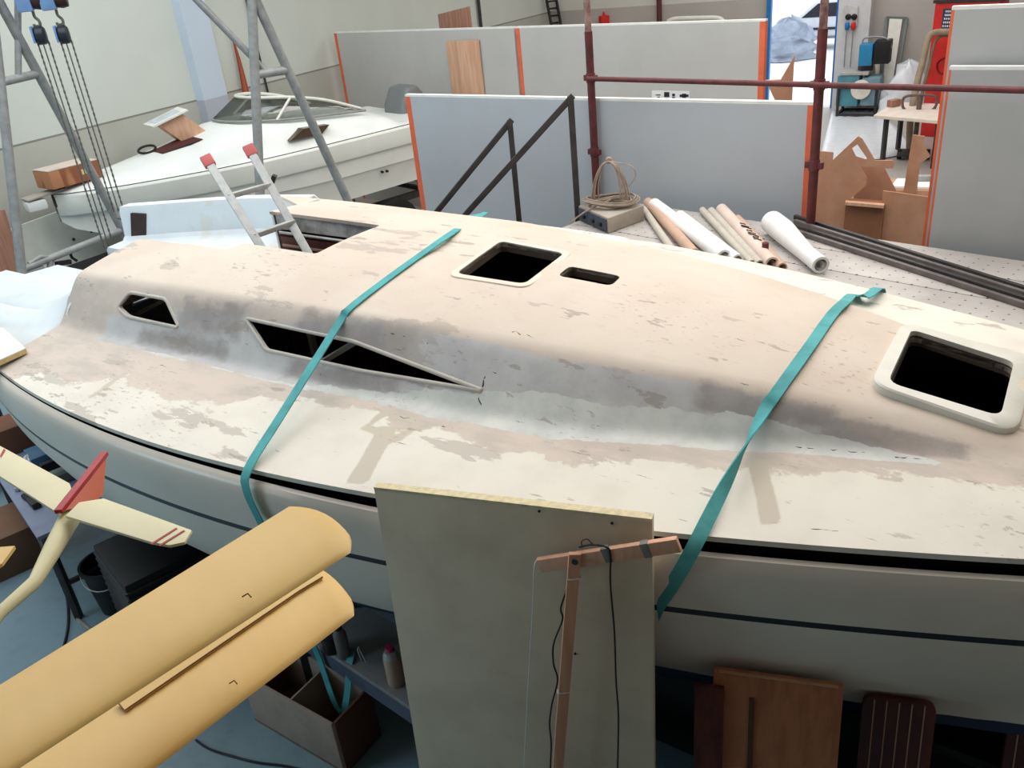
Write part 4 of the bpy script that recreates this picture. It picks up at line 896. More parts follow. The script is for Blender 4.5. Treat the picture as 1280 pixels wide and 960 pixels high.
# chain hoists on the beam
def hoist(pxh, pxb, pxe, label, zend):
    ub = (ap2-ap1).xy.normalized()
    top = PD(*pxh, ap1[:2], ub); blk = Vector((top.x, top.y, 0)); q = PD(*pxb, ap1[:2], ub); z1 = q.z
    bt = ap1.z-0.05; h = empty('chain_hoist', Vector((top.x, top.y, zend)), label, 'chain hoist', 'chain hoists on the gantry beam')
    x, y = top.x, top.y; Rr = math.atan2(ub.y, ub.x)
    MB().box((x-ub.x*0.05, y-ub.y*0.05, (bt+0.08+top.z)/2), (0.13, 0.16, max(bt+0.08-top.z, 0.14)), Rr).build('housing', M_bluegrey, h, bevel=0.02)
    MB().lathe((x+ub.x*0.07, y+ub.y*0.07, top.z+0.09), [(0.0, -0.05), (0.075, -0.05), (0.085, 0), (0.075, 0.05), (0, 0.05)], 18, Matrix.Rotation(Rr, 3, 'Z') @ Matrix.Rotation(1.57, 3, 'Y')).build('brake_cover', pm('dark_maroon_cover', srgb(60, 34, 38), 0.5), h, smooth=40)
    hk = [Vector((x, y, top.z)), Vector((x, y, top.z-0.05)), Vector((x+0.03, y, top.z-0.09)), Vector((x+0.02, y, top.z-0.14)), Vector((x-0.02, y, top.z-0.15)), Vector((x-0.03, y, top.z-0.11))]
    MB().tube(smooth_path(hk, 4), 0.014, 8).build('hook', M_chain, h, smooth=60)
    MB().tube([Vector((x, y, top.z-0.12)), Vector((x, y, z1+0.06))], 0.012, 8).build('shackle', M_chain, h, smooth=60)
    MB().lathe((x, y, z1), [(0.0, -0.05), (0.06, -0.05), (0.085, -0.03), (0.085, 0.03), (0.06, 0.05), (0, 0.05)], 20, Matrix.Rotation(Rr, 3, 'Z') @ Matrix.Rotation(1.57, 3, 'Y')).build('pulley_block', pm('black_steel_block', srgb(40, 46, 56), 0.4), h, smooth=40)
    MB().box((x-ub.x*0.06, y-ub.y*0.06, z1+0.01), (0.02, 0.14, 0.15), Rr).build('pulley_plate', M_bluegrey, h, bevel=0.01)
    for k_, dx, zz in ((0, -0.045, zend), (1, 0.0, zend+0.05), (2, 0.05, zend+0.02)):
        a_ = Vector((x+ub.x*dx, y+ub.y*dx, z1-0.05)); n_ = int((a_.z-zz)/0.028)
        pts = [a_-Vector((0, 0, 0.028*i)) for i in range(n_)]
        rr = [0.011 if i % 2 else 0.006 for i in range(n_)] if k_ != 1 else [0.007]*n_
        MB().tube(pts, rr, 6).build('chain_fall', M_chain, h, smooth=60)
    MB().tube(smooth_path([Vector((x, y, zend+0.08)), Vector((x+0.02, y, zend+0.04)), Vector((x+0.02, y, zend-0.03)), Vector((x-0.03, y, zend-0.02))], 4), 0.014, 8).build('lower_hook', M_chain, h, smooth=60)
hoist((41, 14), (50, 44), None, 'chain hoist with hanging chains, left one of the pair', 1.35)
hoist((70, 12), (79, 43), None, 'chain hoist with hanging chains, right one of the pair', 1.75)
# bracket hung on the gantry base tube
wb2 = empty('clamp_bracket', A1(75, 330), 'grey metal bracket with black clamps beside the gantry base tube', 'bracket')
gq = [A1(x, y) for x, y in ((40, 318), (62, 322), (64, 345), (38, 345))]
MB().tube([A1(36, 330), A1(50, 321), A1(68, 322), A1(64, 330)], 0.022, 8).build('bent_tube', M_tube, wb2, smooth=60)
MB().tube([A1(62, 326), A1(63, 352)], 0.03, 8).build('upright', M_tube, wb2, smooth=60); MB().tube([A1(30, 342), A1(54, 334)], 0.018, 8).build('short_tube', M_tube, wb2, smooth=60)
MB().bar(A1(70, 330), A1(88, 327), 0.05, 0.05).build('clamp_body', M_black, wb2, bevel=0.01)
MB().tube([A1(86, 313), A1(90, 322), A1(96, 326)], 0.015, 8).build('clamp_screw', M_black, wb2, smooth=60)
tq = [A1(80, 333), A1(108, 331), A1(110, 352), A1(78, 348)]
MB().prism(tq, (0.03, -0.03, 0)).build('plate', M_gel, wb2, bevel=0.008)
for x in (93, 98): MB().tube([A1(x, 336)+Vector((0.02, -0.05, 0)), A1(x, 336)+Vector((0.03, -0.02, 0))], 0.022, 10).build('plate_hole', M_black, wb2, smooth=60)
MB().tube([A1(63, 350), Vector((A1(63, 350).x, A1(63, 350).y, 0))], 0.03, 8).build('stand_post', M_tube, wb2, smooth=60)
# pale panel leaning on the left wall, brown board
lq = [PD(x, y, (W0+WN*0.30)[:2], WD) for x, y in ((-60, 313), (0, 293), (112, 250))]
lo_ = [Vector((p.x, p.y, 0))+Vector((WN.x, WN.y, 0))*0.12 for p in (lq[0], lq[2])]
e_ = empty('pale_panel', (lo_[0]+lo_[1])/2, 'pale white panel with small bolt holes leaning low on the left wall', 'panel')
MB().prism([lo_[0], lo_[1], lq[2], lq[0]], Vector((-WN.x, -WN.y, 0))*0.03).build('sheet', pm('pale_grey_sheet', srgb(212, 214, 206), 0.55, 0.04), e_)
for x, y in ((78, 266), (112, 289), (90, 299)):
    p = PD(x, y, (W0+WN*0.30)[:2], WD); r_ = ray(x, y); c_ = Vector((p.x+WN.x*0.12*(lq[1].z-p.z)/lq[1].z, p.y+WN.y*0.12*(lq[1].z-p.z)/lq[1].z, p.z))
    MB().tube([c_+v3(WN*0.012, 0), c_-v3(WN*0.01, 0)], 0.02, 10).build('bolt_hole', M_dark, e_, smooth=60)
q1 = PD(-30, 268, (W0+WN*0.42)[:2], WD); q2 = PD(5, 262, (W0+WN*0.42)[:2], WD); q3 = PD(12, 286, (W0+WN*0.42)[:2], WD)
tag(MB().prism([v3(q1, 0), v3(q3, 0), q3, q2, q1], v3(WN*0.02, 0)).build('brown_board', M_plyred, bevel=0.003), 'small brown board corner at the left edge beside the pale panel', 'board')
# ------------------------------------------------------------------ foreground: model biplane standing on the mezzanine, model glider hung in front of it
Z1, Z2 = 3.05, 2.80
bp = empty('model_biplane', Vector((-1.15, 0.12, 2.3)), 'yellow covered model biplane, two wing tips reaching in from the lower left', 'model airplane')
t = NT('yellow_covering')
yc = t.mix(t.step(t.noise(3, 4), 0.35, 0.7), srgb(236, 196, 124), srgb(228, 186, 112))
wv = t.n('ShaderNodeTexWave', wave_type='BANDS', bands_direction='X'); wv.inputs['Scale'].default_value = 3.3; t.l(t.co.outputs['UV'], wv.inputs['Vector'])
M_yel = t.out(yc, 0.45, 0, 0.35); t.bump(t.noise(26, 3), 0.08, 0.004)
def airfoil(n=14):
    xs = [0.5*(1-math.cos(math.pi*i/n)) for i in range(n+1)]
    up = [(x, 0.14*(2.2*math.sqrt(x)*(1-x)*0.62+0.35*x*(1-x))) for x in xs]; lo = [(x, -0.030*math.sqrt(max(x, 0))*(1-x)*2) for x in xs]
    return up+lo[-2:0:-1]
def wing(L0, L1, T0, T1, ext_, name):
    """L: leading edge line, T: trailing edge line (root, tip); ext_: how far it carries on past the frame; raked rounded tip"""
    dl = (L1-L0); dt = (T1-T0); rows = []; af = airfoil()
    fs = list(np.linspace(0, 0.955, 90))+[0.955+0.045*math.sin(a) for a in np.linspace(0.15, math.pi/2, 10)]
    for i, g in enumerate(fs):
        k = 1.0 if g <= 0.955 else math.sqrt(max(1-((g-0.955)/0.045)**2, 0.002))
        row = []
        for x, z in af:
            F = 1-0.105*x**3.2-0.035*(1-min(x/0.22, 1))**2
            f = -ext_+(F+ext_)*g; l = L0+dl*f; tt = T0+dt*f; c = tt-l
            rib = (f*13) % 1.0; sag = 1.0-0.07*math.sin(math.pi*rib)**0.7*(1 if 0.12 < x < 0.8 else 0.3)
            facet = 0.94 if x > 0.30 else 1.0
            row.append(l+c*x+Vector((0, 0, z*c.length*k*sag*facet*0.78)))
        rows.append(row)
    mb = MB().grid(rows, closed=True); n = len(af); mb.f.append(tuple(range(n))); mb.f.append(tuple(range((len(rows)-1)*n, len(rows)*n)))
    return mb.build(name, M_yel, bp, smooth=60)
L0, L1, T0, T1 = P(25, 960, Z1), P(449, 684, Z1), P(0, 856, Z1), P(394, 613, Z1)
wing(L0, L1, T0, T1, 0.95, 'upper_wing')
M0, M1 = P(190, 964, Z2), P(450, 764, Z2); ch = (T1-L1)*1.0
# lower wing runs parallel, same chord
wing(M0, M1, M0+ch*1.12, M1+ch*1.12, 1.35, 'lower_wing')
af_ = airfoil()
def onw(px, py): p = P(px, py, Z2+0.013); return p
aq = [onw(147, 879), onw(157, 890), onw(374, 741), onw(404, 723), onw(389, 717)]
MB().prism([p+Vector((0, 0, 0.0)) for p in aq], (0, 0, 0.004)).build('aileron', M_yel, bp)
M_gr = pm('dark_hinge_gap', srgb(120, 84, 44), 0.7)
MB().tube([p+Vector((0, 0, 0.004)) for p in aq[:4]], 0.0014, 6).build('hinge_line', M_gr, bp)
for (x, y) in ((310, 748), (293, 856)):
    p = P(x, y, (Z1+0.02) if x > 300 else Z2+0.02); MB().tube([p+Vector((-0.008, 0, 0.004)), p+Vector((0, 0.004, 0.006)), p+Vector((0.006, -0.002, 0.003))], 0.0012, 5).build('covering_tear', M_gr, bp)
ax_ = (L1-L0).normalized(); cv = ch.normalized()
root = (L0+T0)/2-ax_*0.62; root.z = 2.82
fus = []
for f, r_ in ((-0.42, 0.045), (-0.36, 0.075), (-0.2, 0.09), (0.1, 0.085), (0.35, 0.06), (0.62, 0.03), (0.72, 0.012)): fus.append((root+cv*f+Vector((0, 0, 0.04*f)), r_))
MB().tube([p for p, _ in fus], [r_ for _, r_ in fus], 16).build('fuselage', M_yel, bp, smooth=60)
tp_ = P(20, 686, 2.86); tb = root+cv*0.64+Vector((0, 0, 0.03)); tb.z = 2.86
tq = [tb, tb+cv*0.12, P(2, 683, 2.86), tp_, P(8, 695, 2.86)]
MB().prism([tb-cv*0.05, tb+cv*0.1, P(-5, 688, 2.86), tp_, P(4, 708, 2.86)], (0, 0, 0.008)).build('tailplane', M_yel, bp)
for sd in (-0.12, 0.12):
    wc = root+ax_*sd-cv*0.2; MB().bar(wc+Vector((0, 0, -0.08)), Vector((wc.x, wc.y, 2.36)), 0.012, 0.02, up=(1, 0, 0)).build('undercarriage_leg', M_alu, bp)
    MB().lathe(Vector((wc.x, wc.y, 2.36))+ax_*0.02*(1 if sd > 0 else -1), [(0, -0.015), (0.045, -0.018), (0.06, 0), (0.045, 0.018), (0, 0.015)], 18, ax_.to_track_quat('Z', 'Y').to_matrix()).build('wheel', M_blk, bp, smooth=40)
MB().bar(root+cv*0.6, Vector(((root+cv*0.62).x, (root+cv*0.62).y, 2.302)), 0.008, 0.012, up=(1, 0, 0)).build('tail_skid', M_alu, bp)
for f in (-0.75, -0.5):
    p = L0+(L1-L0)*f+ch*0.3; q = M0+(M1-M0)*f+ch*0.3; MB().tube([p, q], 0.004, 6).build('wing_strut', M_alu, bp)
# glider tail
ZG = 2.75
gl_ = empty('model_glider', P(85, 648, ZG), 'cream model glider tail with red fin at the left', 'model airplane')
bd = (P(85, 650, ZG)-P(0, 765, ZG)).normalized(); sd_ = Vector((bd.y, -bd.x, 0)).normalized(); UP = Vector((0, 0, 1))
b0 = P(88, 646, ZG); b1 = P(44, 727, ZG); b2 = P(0, 766, ZG); b3 = b2-bd*0.75
MB().tube([b0+bd*0.03, b0, b0+(b1-b0)*0.5, b1, b2, b3], [0.020, 0.026, 0.022, 0.0155, 0.0135, 0.013], 14).build('boom', M_cream, gl_, smooth=60)
M_stab = pm('cream_tissue', srgb(232, 222, 182), 0.45, 0.04)
def plate(pts, th, m, nm, up=(0, 0, 1)): return MB().prism(pts, Vector(up)*th).build(nm, m, gl_, bevel=0.002)
rt = [P(x, y, ZG+0.03) for x, y in ((83, 648), (100, 631), (131, 626), (241, 666), (232, 681), (213, 685), (190, 681))]
plate(rt, 0.008, M_stab, 'tailplane_half')
M_stripe = pm('red_stripe', srgb(170, 40, 40), 0.5)
for q in (((188, 680), (190.5, 681), (222, 661), (220, 660)), ((198, 682), (200.5, 683), (231.5, 664), (229.5, 663))):
    MB().prism([P(x, y, ZG+0.0385) for x, y in q], (0, 0, 0.001)).build('red_stripe', M_stripe, gl_)
lt = [P(x, y, ZG+0.03) for x, y in ((76, 646), (92, 618), (88, 607), (-6, 556), (-30, 560), (-40, 572))]
plate(lt, 0.008, M_stab, 'tailplane_half')
MB().prism([P(x, y, ZG+0.0385) for x, y in ((0, 570), (1.5, 572), (7, 563), (5, 561))], (0, 0, 0.001)).build('red_stripe', M_stripe, gl_)
def fin(px, py): return PD(px, py, b0[:2], bd[:2])
fo = sd_*0.006
fp_ = [b0-bd*0.06+UP*0.025, b0+bd*0.06+UP*0.025, b0+bd*0.13+UP*0.07, b0+bd*0.26+UP*0.20, b0+bd*0.27+UP*0.205]
t1 = fin(131, 567)
fp_ = [fin(75, 645)+UP*0.012, fin(98, 631), fin(112, 620)-UP*0.0, t1]
MB().prism([p-fo+sd_*0.03*(0 if i in (0, 3) else 1) for i, p in enumerate(fp_)], fo*2).build('fin', pm('orange_red_covering', srgb(206, 104, 78), 0.45, 0.06), gl_, bevel=0.001)
MB().bar(fp_[0], fp_[3], 0.012, 0.02, up=sd_).build('fin_leading_edge', pm('deep_red_covering', srgb(180, 44, 50), 0.45, 0.05), gl_, bevel=0.002)
wd_ = [b3+bd*0.12+UP*0.03+sd_*k for k in (-0.75, 0.75)]
MB().bar(wd_[0], wd_[1], 0.16, 0.014).build('main_wing', M_stab, gl_, bevel=0.004)
for k in (0.0, 0.35): MB().tube([b3+bd*k*0.3+UP*0.02, Vector(((b3+bd*k*0.3).x, (b3+bd*k*0.3).y, HR))], 0.0012, 5).build('hanging_line', M_cord, gl_)
# ------------------------------------------------------------------ cream board leaning on the hull and T-shaped wooden stick
zt = 2.125
fa, fb = P(467, 609, zt), P(815, 649, zt); nb = Vector(((fb-fa).y, -(fb-fa).x, 0)).normalized()
if nb.y > 0: nb = -nb
lean = nb*0.10
ba = Vector((fa.x, fa.y, 0))+lean; bb = Vector((fb.x, fb.y, 0))+lean
ba = ba-(fb-fa).normalized()*0.02; bb = bb-(fb-fa).normalized()*0.012
bo = empty('cream_board', (ba+bb)/2, 'large cream board standing on end against the sailboat hull', 'board')
MB().prism([ba, bb, fb-Vector((0, 0, 0.012)), fa-Vector((0, 0, 0.012))], -nb*0.035).build('board_face', M_creamboard, bo, bevel=0.002)
MB().prism([fa-Vector((0, 0, 0.012)), fb-Vector((0, 0, 0.012)), fb, fa], -nb*0.036).build('raw_edge', pm('raw_chipboard_edge', srgb(222, 206, 168), 0.7, 0.12, 40), bo)
def onboard(px, py, off):
    """point seen at a pixel in front of the leaning board face"""
    n = (fb-fa).cross(ba-fa).normalized(); 
    if n.y > 0: n = -n
    r_ = Vector(ray(px, py)); o = Vector((0, 0, CAMZ)); k = ((fa+n*off)-o).dot(n)/r_.dot(n); return o+r_*k
for x, y in ((674, 639), (765, 654), (719, 817)): 
    p = onboard(x, y, 0.001); MB().tube([p-nb*0.002, p+nb*0.003], 0.005, 8).build('nail_hole', M_black, bo)
ts_ = empty('wooden_stick', onboard(697, 960, 0.05)*1.0, 'pinkish wooden T-shaped stick with taped cables in front of the cream board', 'stick')
M_pine = wood('pinkish_pine', srgb(226, 172, 142), srgb(208, 152, 122), 2)
c1, c2 = onboard(674, 706, 0.055), onboard(849, 680, 0.055); cdir = (c2-c1).normalized()
MB().bar(c1, c2, 0.022, 0.055, up=(0, 0, 1)).build('crossbar', M_pine, ts_, bevel=0.003)
s1, s2 = onboard(718, 700, 0.075), onboard(697, 962, 0.075); sdn = (s2-s1).normalized(); s3 = s1+sdn*((0.004-s1.z)/sdn.z)
MB().bar(s1-sdn*0.03, s3, 0.018, 0.043, up=(1, 0, 0)).build('upright', M_pine, ts_, bevel=0.003)
ts_loc = ts_.location.copy()
for x, y in ((759, 692), (808, 686)):
    p = onboard(x, y, 0.055); MB().bar(p-cdir*0.014, p+cdir*0.014, 0.026, 0.059).build('tape_band', pm('grey_tape', srgb(132, 126, 122), 0.5), ts_, bevel=0.002)
p = onboard(719, 702, 0.088); MB().lathe(p, [(0.007, 0), (0.012, 0.0), (0.012, 0.005), (0.007, 0.005)], 16, nb.to_track_quat('Z', 'Y').to_matrix()).build('bolt', M_dark, ts_, smooth=40)
def cord(pxs, off, r, m, nm, par): return MB().tube(smooth_path([onboard(x, y, off) for x, y in pxs], 5), r, 6).build(nm, m, par, smooth=60)
cord(((712, 716), (709, 735), (701, 760), (703, 775), (692, 805), (692, 830), (697, 850), (690, 880), (687, 905), (689, 930), (688, 965), (690, 1010)), 0.066, 0.0035, M_black, 'black_cable', ts_)
cord(((724, 684), (740, 681), (758, 684), (763, 694), (763, 730), (768, 790), (770, 850), (773, 895), (772, 960), (771, 1010)), 0.07, 0.0035, M_black, 'black_cable', ts_)
cord(((728, 684), (727, 677), (734, 674), (741, 680), (752, 683)), 0.068, 0.002, M_black, 'wire_loop', ts_)
cord(((674, 700), (668, 708), (666, 760), (660, 860), (655, 960), (652, 1010)), 0.06, 0.0025, M_paper, 'white_string', ts_)
for x, y in ((718, 722), (704, 864)):
    p = onboard(x, y, 0.075); MB().bar(p-Vector((0.024, 0, 0)), p+Vector((0.024, 0, 0)), 0.022, 0.005).build('string_tie', M_paper, ts_)
# ------------------------------------------------------------------ boards and teak gratings leaning on the hull, lower right
def lean_board(name, pa, pb, z, foot, th, m, label, cat, group=None, round_=0.0):
    A, B_ = P(*pa, z), P(*pb, z); n = Vector(((B_-A).y, -(B_-A).x, 0)).normalized()
    if n.y > 0: n = -n
    q = [A, B_, Vector((B_.x, B_.y, 0.0))+n*foot, Vector((A.x, A.y, 0.0))+n*foot]
    if round_: 
        r_ = rounded(q, round_, 5); h_ = len(r_)//2; q2 = r_[:h_]+q[2:]
        q2 = [p for p in q2]; q = q2
    e = empty(name, Vector(((A.x+B_.x)/2, (A.y+B_.y)/2, 0))+n*foot, label, cat, group)
    return e, A, B_, n, q
e, A, B_, n, q = lean_board('slotted_board', (892, 837), (1055, 859), 1.36, 0.22, 0.02, M_plyred, 'reddish plywood panel with a slot leaning on the sailboat hull', 'panel')
M_plyp = wood('brown_plywood', srgb(186, 118, 80), srgb(164, 98, 66)); MB().prism(q, -n*0.02).build('panel_sheet', M_plyp, e, bevel=0.002)
dn_ = (q[3]-q[0]).normalized(); rt_ = (B_-A).normalized()
s0 = A+rt_*0.135+dn_*0.10+n*0.003; MB().prism(rounded([s0, s0+rt_*0.02, s0+rt_*0.024+dn_*0.42, s0+rt_*0.004+dn_*0.42], 0.008), n*0.004).build('slot', pm('dark_slot', srgb(92, 58, 40), 0.8), e)
MB().bar(A+rt_*0.02+n*0.001+dn_*0.002, B_-rt_*0.02+n*0.001+dn_*0.002, 0.012, 0.004).build('edge_strip', pm('pale_edge_strip', srgb(200, 150, 116), 0.6), e)
e, A, B_, n, q = lean_board('brown_board', (868, 858), (905, 862), 1.30, 0.2, 0.02, M_mahog, 'dark red-brown board behind the left side of the slotted plywood panel', 'board')
MB().prism(q, -n*0.02).build('board_sheet', M_mahog, e, bevel=0.002)
t = NT('dark_teak'); gr = t.step(t.noise(8, 5, 0.6, (1, 1, 0.1)), 0.35, 0.7)
M_teak = t.out(t.mix(gr, srgb(96, 40, 34), srgb(68, 28, 26)), 0.45)
M_caulk = pm('pale_caulking', srgb(186, 140, 120), 0.6)
for k_, (pa, pb, z, lb) in enumerate((((1079, 869), (1172, 881), 1.24, 'dark wooden hatch board with five pale caulking lines, right of the plywood panel'), ((1262, 893), (1350, 903), 1.14, 'dark wooden hatch board with pale lines, cut by the right edge of the photo'))):
    e, A, B_, n, q = lean_board('hatch_board', pa, pb, z, 0.2, 0.02, M_teak, lb, 'board', 'caulked hatch boards', round_=0.05)
    MB().prism(q, -n*0.022).build('board_sheet', M_teak, e, bevel=0.003)
    rt_ = (B_-A).normalized(); dn_ = (q[-1]-A).normalized(); L = (B_-A).length
    for j in range(5):
        a_ = A+rt_*(L*(0.14+0.17*j+0.02))+dn_*0.012+n*0.001; MB().bar(a_, a_+dn_*1.05, 0.0045, 0.003, up=n).build('caulking_line', M_caulk, e)
# added black trunk standing in for deep shade under the hull
tk = empty('shade_cuboid', b2w(1.6, -0.40, 0), 'added black trunk in the shade under the hull behind the slotted panel', 'cuboid', rz=BTH)
MB().box((0, 0, 0.36), (1.8, 0.36, 0.72)).build('cuboid_body', M_blk, tk, bevel=0.02, world=False)
MB().box((0, 0, 0.74), (1.84, 0.40, 0.06)).build('cuboid_lid', M_black, tk, bevel=0.015, world=False)
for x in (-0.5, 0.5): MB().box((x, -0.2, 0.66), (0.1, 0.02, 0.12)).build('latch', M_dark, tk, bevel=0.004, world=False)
# ------------------------------------------------------------------ lower left: bench with clutter, bucket, crate, boxes, cables
A = P(46, 672, 0.75); d1 = Vector((-0.62, 0.785, 0)); d2 = Vector((0.785, 0.62, 0))
wbn = empty('work_table', Vector((A.x, A.y, 0))+d1*0.7+d2*0.3, 'lavender-grey topped work table with dark legs under the sailboat stern', 'table')
MB().prism([A, A+d1*1.6, A+d1*1.6+d2*0.62, A+d2*0.62], (0, 0, -0.03)).build('table_top', pm('lavender_grey_top', srgb(150, 154, 178), 0.5, 0.08), wbn, bevel=0.004)
for a_, b_ in ((0.05, 0.05), (1.5, 0.05), (1.5, 0.57), (0.05, 0.57)):
    p = A+d1*a_+d2*b_; MB().bar(Vector((p.x, p.y, 0.72)), Vector((p.x, p.y, 0)), 0.045, 0.045, up=(1, 0, 0)).build('leg', M_dark, wbn, bevel=0.004)
p = A+d1*0.05; MB().bar(Vector((p.x, p.y, 0.3))+d2*0.05, Vector((p.x, p.y, 0.3))+d2*0.57, 0.03, 0.03).build('stretcher', M_dark, wbn)
TZ = 0.752
def tp(px, py, z=TZ): return P(px, py, z)
def boxat(px, py, sx, sy, sz, name, m, label, cat, z=TZ, rz=0.5, bev=0.006, parts=None, group=None):
    p = P(px, py, z); e = empty(name, p, label, cat, group)
    MB().box(p+Vector((0, 0, sz/2)), (sx, sy, sz), rz).build('body', m, e, bevel=bev); return e, p
TR = math.atan2(d2.y, d2.x)
e, p = boxat(35, 552, 0.5, 0.30, 0.22, 'cardboard_box', pm('brown_cardboard', srgb(124, 82, 60), 0.8, 0.08), 'brown cardboard box at the back of the work table', 'box', rz=TR)
MB().box(p+Vector((0, 0, 0.222)), (0.05, 0.31, 0.003), TR).build('tape_strip', pm('packing_tape', srgb(170, 134, 98), 0.4), e)
e, p = boxat(70, 574, 0.34, 0.22, 0.12, 'blue_case', pm('steel_blue_plastic', srgb(74, 116, 150), 0.45), 'steel-blue case beside the brown cardboard box on the table', 'case', rz=TR)
MB().bar(p+d2*0.06-d1*0.12+Vector((0, 0, 0.06)), p-d2*0.06-d1*0.12+Vector((0, 0, 0.06)), 0.02, 0.03).build('handle', M_black, e, bevel=0.004)
e, p = boxat(72, 584, 0.20, 0.05, 0.07, 'black_tool', M_black, 'black tool lying across the blue case', 'tool', z=0.876, rz=TR, bev=0.012); MB().tube([p+d2*0.1+Vector((0, 0, 0.035)), p+d2*0.17+Vector((0, 0, 0.035))], 0.02, 10).build('nozzle', M_dark, e, smooth=60)
def crumple(c, sx, sy, sz, seed, m, name, label, cat):
    r_ = random.Random(seed); rows = []; n = 18
    for i in range(10):
        f = i/9; z = f; rad = math.cos(f*1.5)**0.6 if f < 1 else 0.05
        rows.append([Vector((c.x+sx*rad*math.cos(2*math.pi*k/n)*(0.8+0.4*r_.random()), c.y+sy*rad*math.sin(2*math.pi*k/n)*(0.8+0.4*r_.random()), c.z+sz*z*(0.9+0.2*r_.random()))) for k in range(n)])
    for v in rows[0]: v.z = c.z
    mb = MB().grid(rows, closed=True); mb.f.append(tuple(range(n))); mb.f.append(tuple(range(9*n, 10*n)))
    return tag(mb.build(name, m, smooth=70), label, cat)
crumple(tp(42, 586, 0.752), 0.07, 0.10, 0.12, 4, M_sheet, 'crumpled_bag', 'crumpled pale plastic bag on the work table', 'bag')
e, p = boxat(84, 597, 0.26, 0.16, 0.08, 'green_grey_box', pm('green_grey_metal', srgb(126, 140, 132), 0.5), 'green-grey metal box on the work table near the hull', 'box', rz=TR)
MB().tube([p+Vector((0.02, 0.0, 0.082)), p+Vector((0.02, 0, 0.095))], 0.012, 12).build('cap', M_alu, e, smooth=50)
e, p = boxat(24, 613, 0.05, 0.035, 0.03, 'battery_clip', M_alu, 'small shiny metal clip on the table top', 'clip', rz=0.2); MB().box(p+Vector((0.03, 0.0, 0.012)), (0.05, 0.03, 0.024), 0.2).build('dark_grip', M_black, e, bevel=0.004)
e, p = boxat(44, 632, 0.13, 0.06, 0.05, 'power_tool', M_dark, 'dark hand tool on the table beside the glider tail', 'tool', rz=2.3, bev=0.015); MB().bar(p+Vector((-0.04, 0.04, 0.02)), p+Vector((-0.13, 0.12, 0.02)), 0.04, 0.035).build('grip', M_black, e, bevel=0.01)
# shelf with papers at far left, under the stern
sh = empty('metal_shelf', P(-6, 572, 0.0) if False else Vector((-4.9, 6.6, 0)), 'dark edged shelf with pale clutter at the left edge under the stern', 'shelf')
for z in (0.25, 0.62, 0.95): MB().box((-4.9, 6.6, z), (0.9, 0.45, 0.025), 0.75).build('shelf_board', M_bluegrey if z > 0.9 else M_tube, sh, bevel=0.003)
for a_, b_ in ((-0.43, -0.2), (0.43, -0.2), (0.43, 0.2), (-0.43, 0.2)):
    R_ = Matrix.Rotation(0.75, 3, 'Z') @ Vector((a_, b_, 0)); MB().bar(Vector((-4.9+R_.x, 6.6+R_.y, 0)), Vector((-4.9+R_.x, 6.6+R_.y, 1.0)), 0.03, 0.03, up=(1, 0, 0)).build('shelf_post', M_black, sh)
crumple(Vector((-4.85, 6.55, 0.966)), 0.16, 0.12, 0.14, 9, M_sheet, 'paper_heap', 'pale paper heap on the shelf under the stern', 'paper')
# cardboard box on the floor by the table
e, p = boxat(14, 700, 0.40, 0.5, 0.34, 'cardboard_box', pm('dull_cardboard', srgb(132, 96, 74), 0.8, 0.08), 'dull brown cardboard box standing beside the table leg at the left edge', 'box', z=0.0, rz=TR)
# black bucket with wire handle
p = P(118, 684, 0.36); p.z = 0.0; bk_ = empty('black_bucket', Vector((-2.93, 4.88, 0)), 'black bucket with wire handle next to the table leg', 'bucket')
bc = Vector((-2.93, 4.88, 0)); MB().lathe(bc, [(0.0, 0.0), (0.13, 0.0), (0.165, 0.36), (0.178, 0.36), (0.178, 0.385), (0.160, 0.385), (0.155, 0.36), (0.12, 0.03), (0.0, 0.03)], 32).build('bucket_body', M_black, bk_, smooth=40)
MB().tube([bc+Vector((0.178*math.cos(a), 0.178*math.sin(a), 0.36-0.10*math.sin(a*1.0+math.pi)*1.0)) for a in np.linspace(math.pi, 2*math.pi, 16)], 0.004, 6).build('wire_handle', M_alu, bk_, smooth=60)
# black ribbed crate and large black drum beside it
cp = Vector((-2.42, 4.52, 0)); rzc = -0.9
kb = empty('black_crate', cp, 'tall black ribbed plastic crate on the blue-grey floor under the hull', 'crate')
R_ = Matrix.Rotation(rzc, 3, 'Z')
MB().box(cp+Vector((0, 0, 0.36)), (0.60, 0.5, 0.72), rzc).build('crate_body', M_black, kb, bevel=0.02)
for i in range(13):
    MB().box(cp+Vector((0, 0, 0.06+i*0.05)), (0.62, 0.52, 0.014), rzc).build('rib', pm('dark_grey_rib', srgb(44, 44, 48), 0.45) if i == 0 else bpy.data.materials['dark_grey_rib'], kb, bevel=0.004)
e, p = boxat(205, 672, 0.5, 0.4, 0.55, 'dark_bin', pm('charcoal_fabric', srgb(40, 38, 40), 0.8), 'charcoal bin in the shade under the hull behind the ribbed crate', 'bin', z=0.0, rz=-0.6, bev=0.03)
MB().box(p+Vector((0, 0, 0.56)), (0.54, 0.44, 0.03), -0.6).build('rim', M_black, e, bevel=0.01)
crumple(Vector((-2.25, 4.95, 0.0)), 0.25, 0.2, 0.3, 12, M_black, 'dark_sack', 'dark sack in the shade under the hull', 'sack')
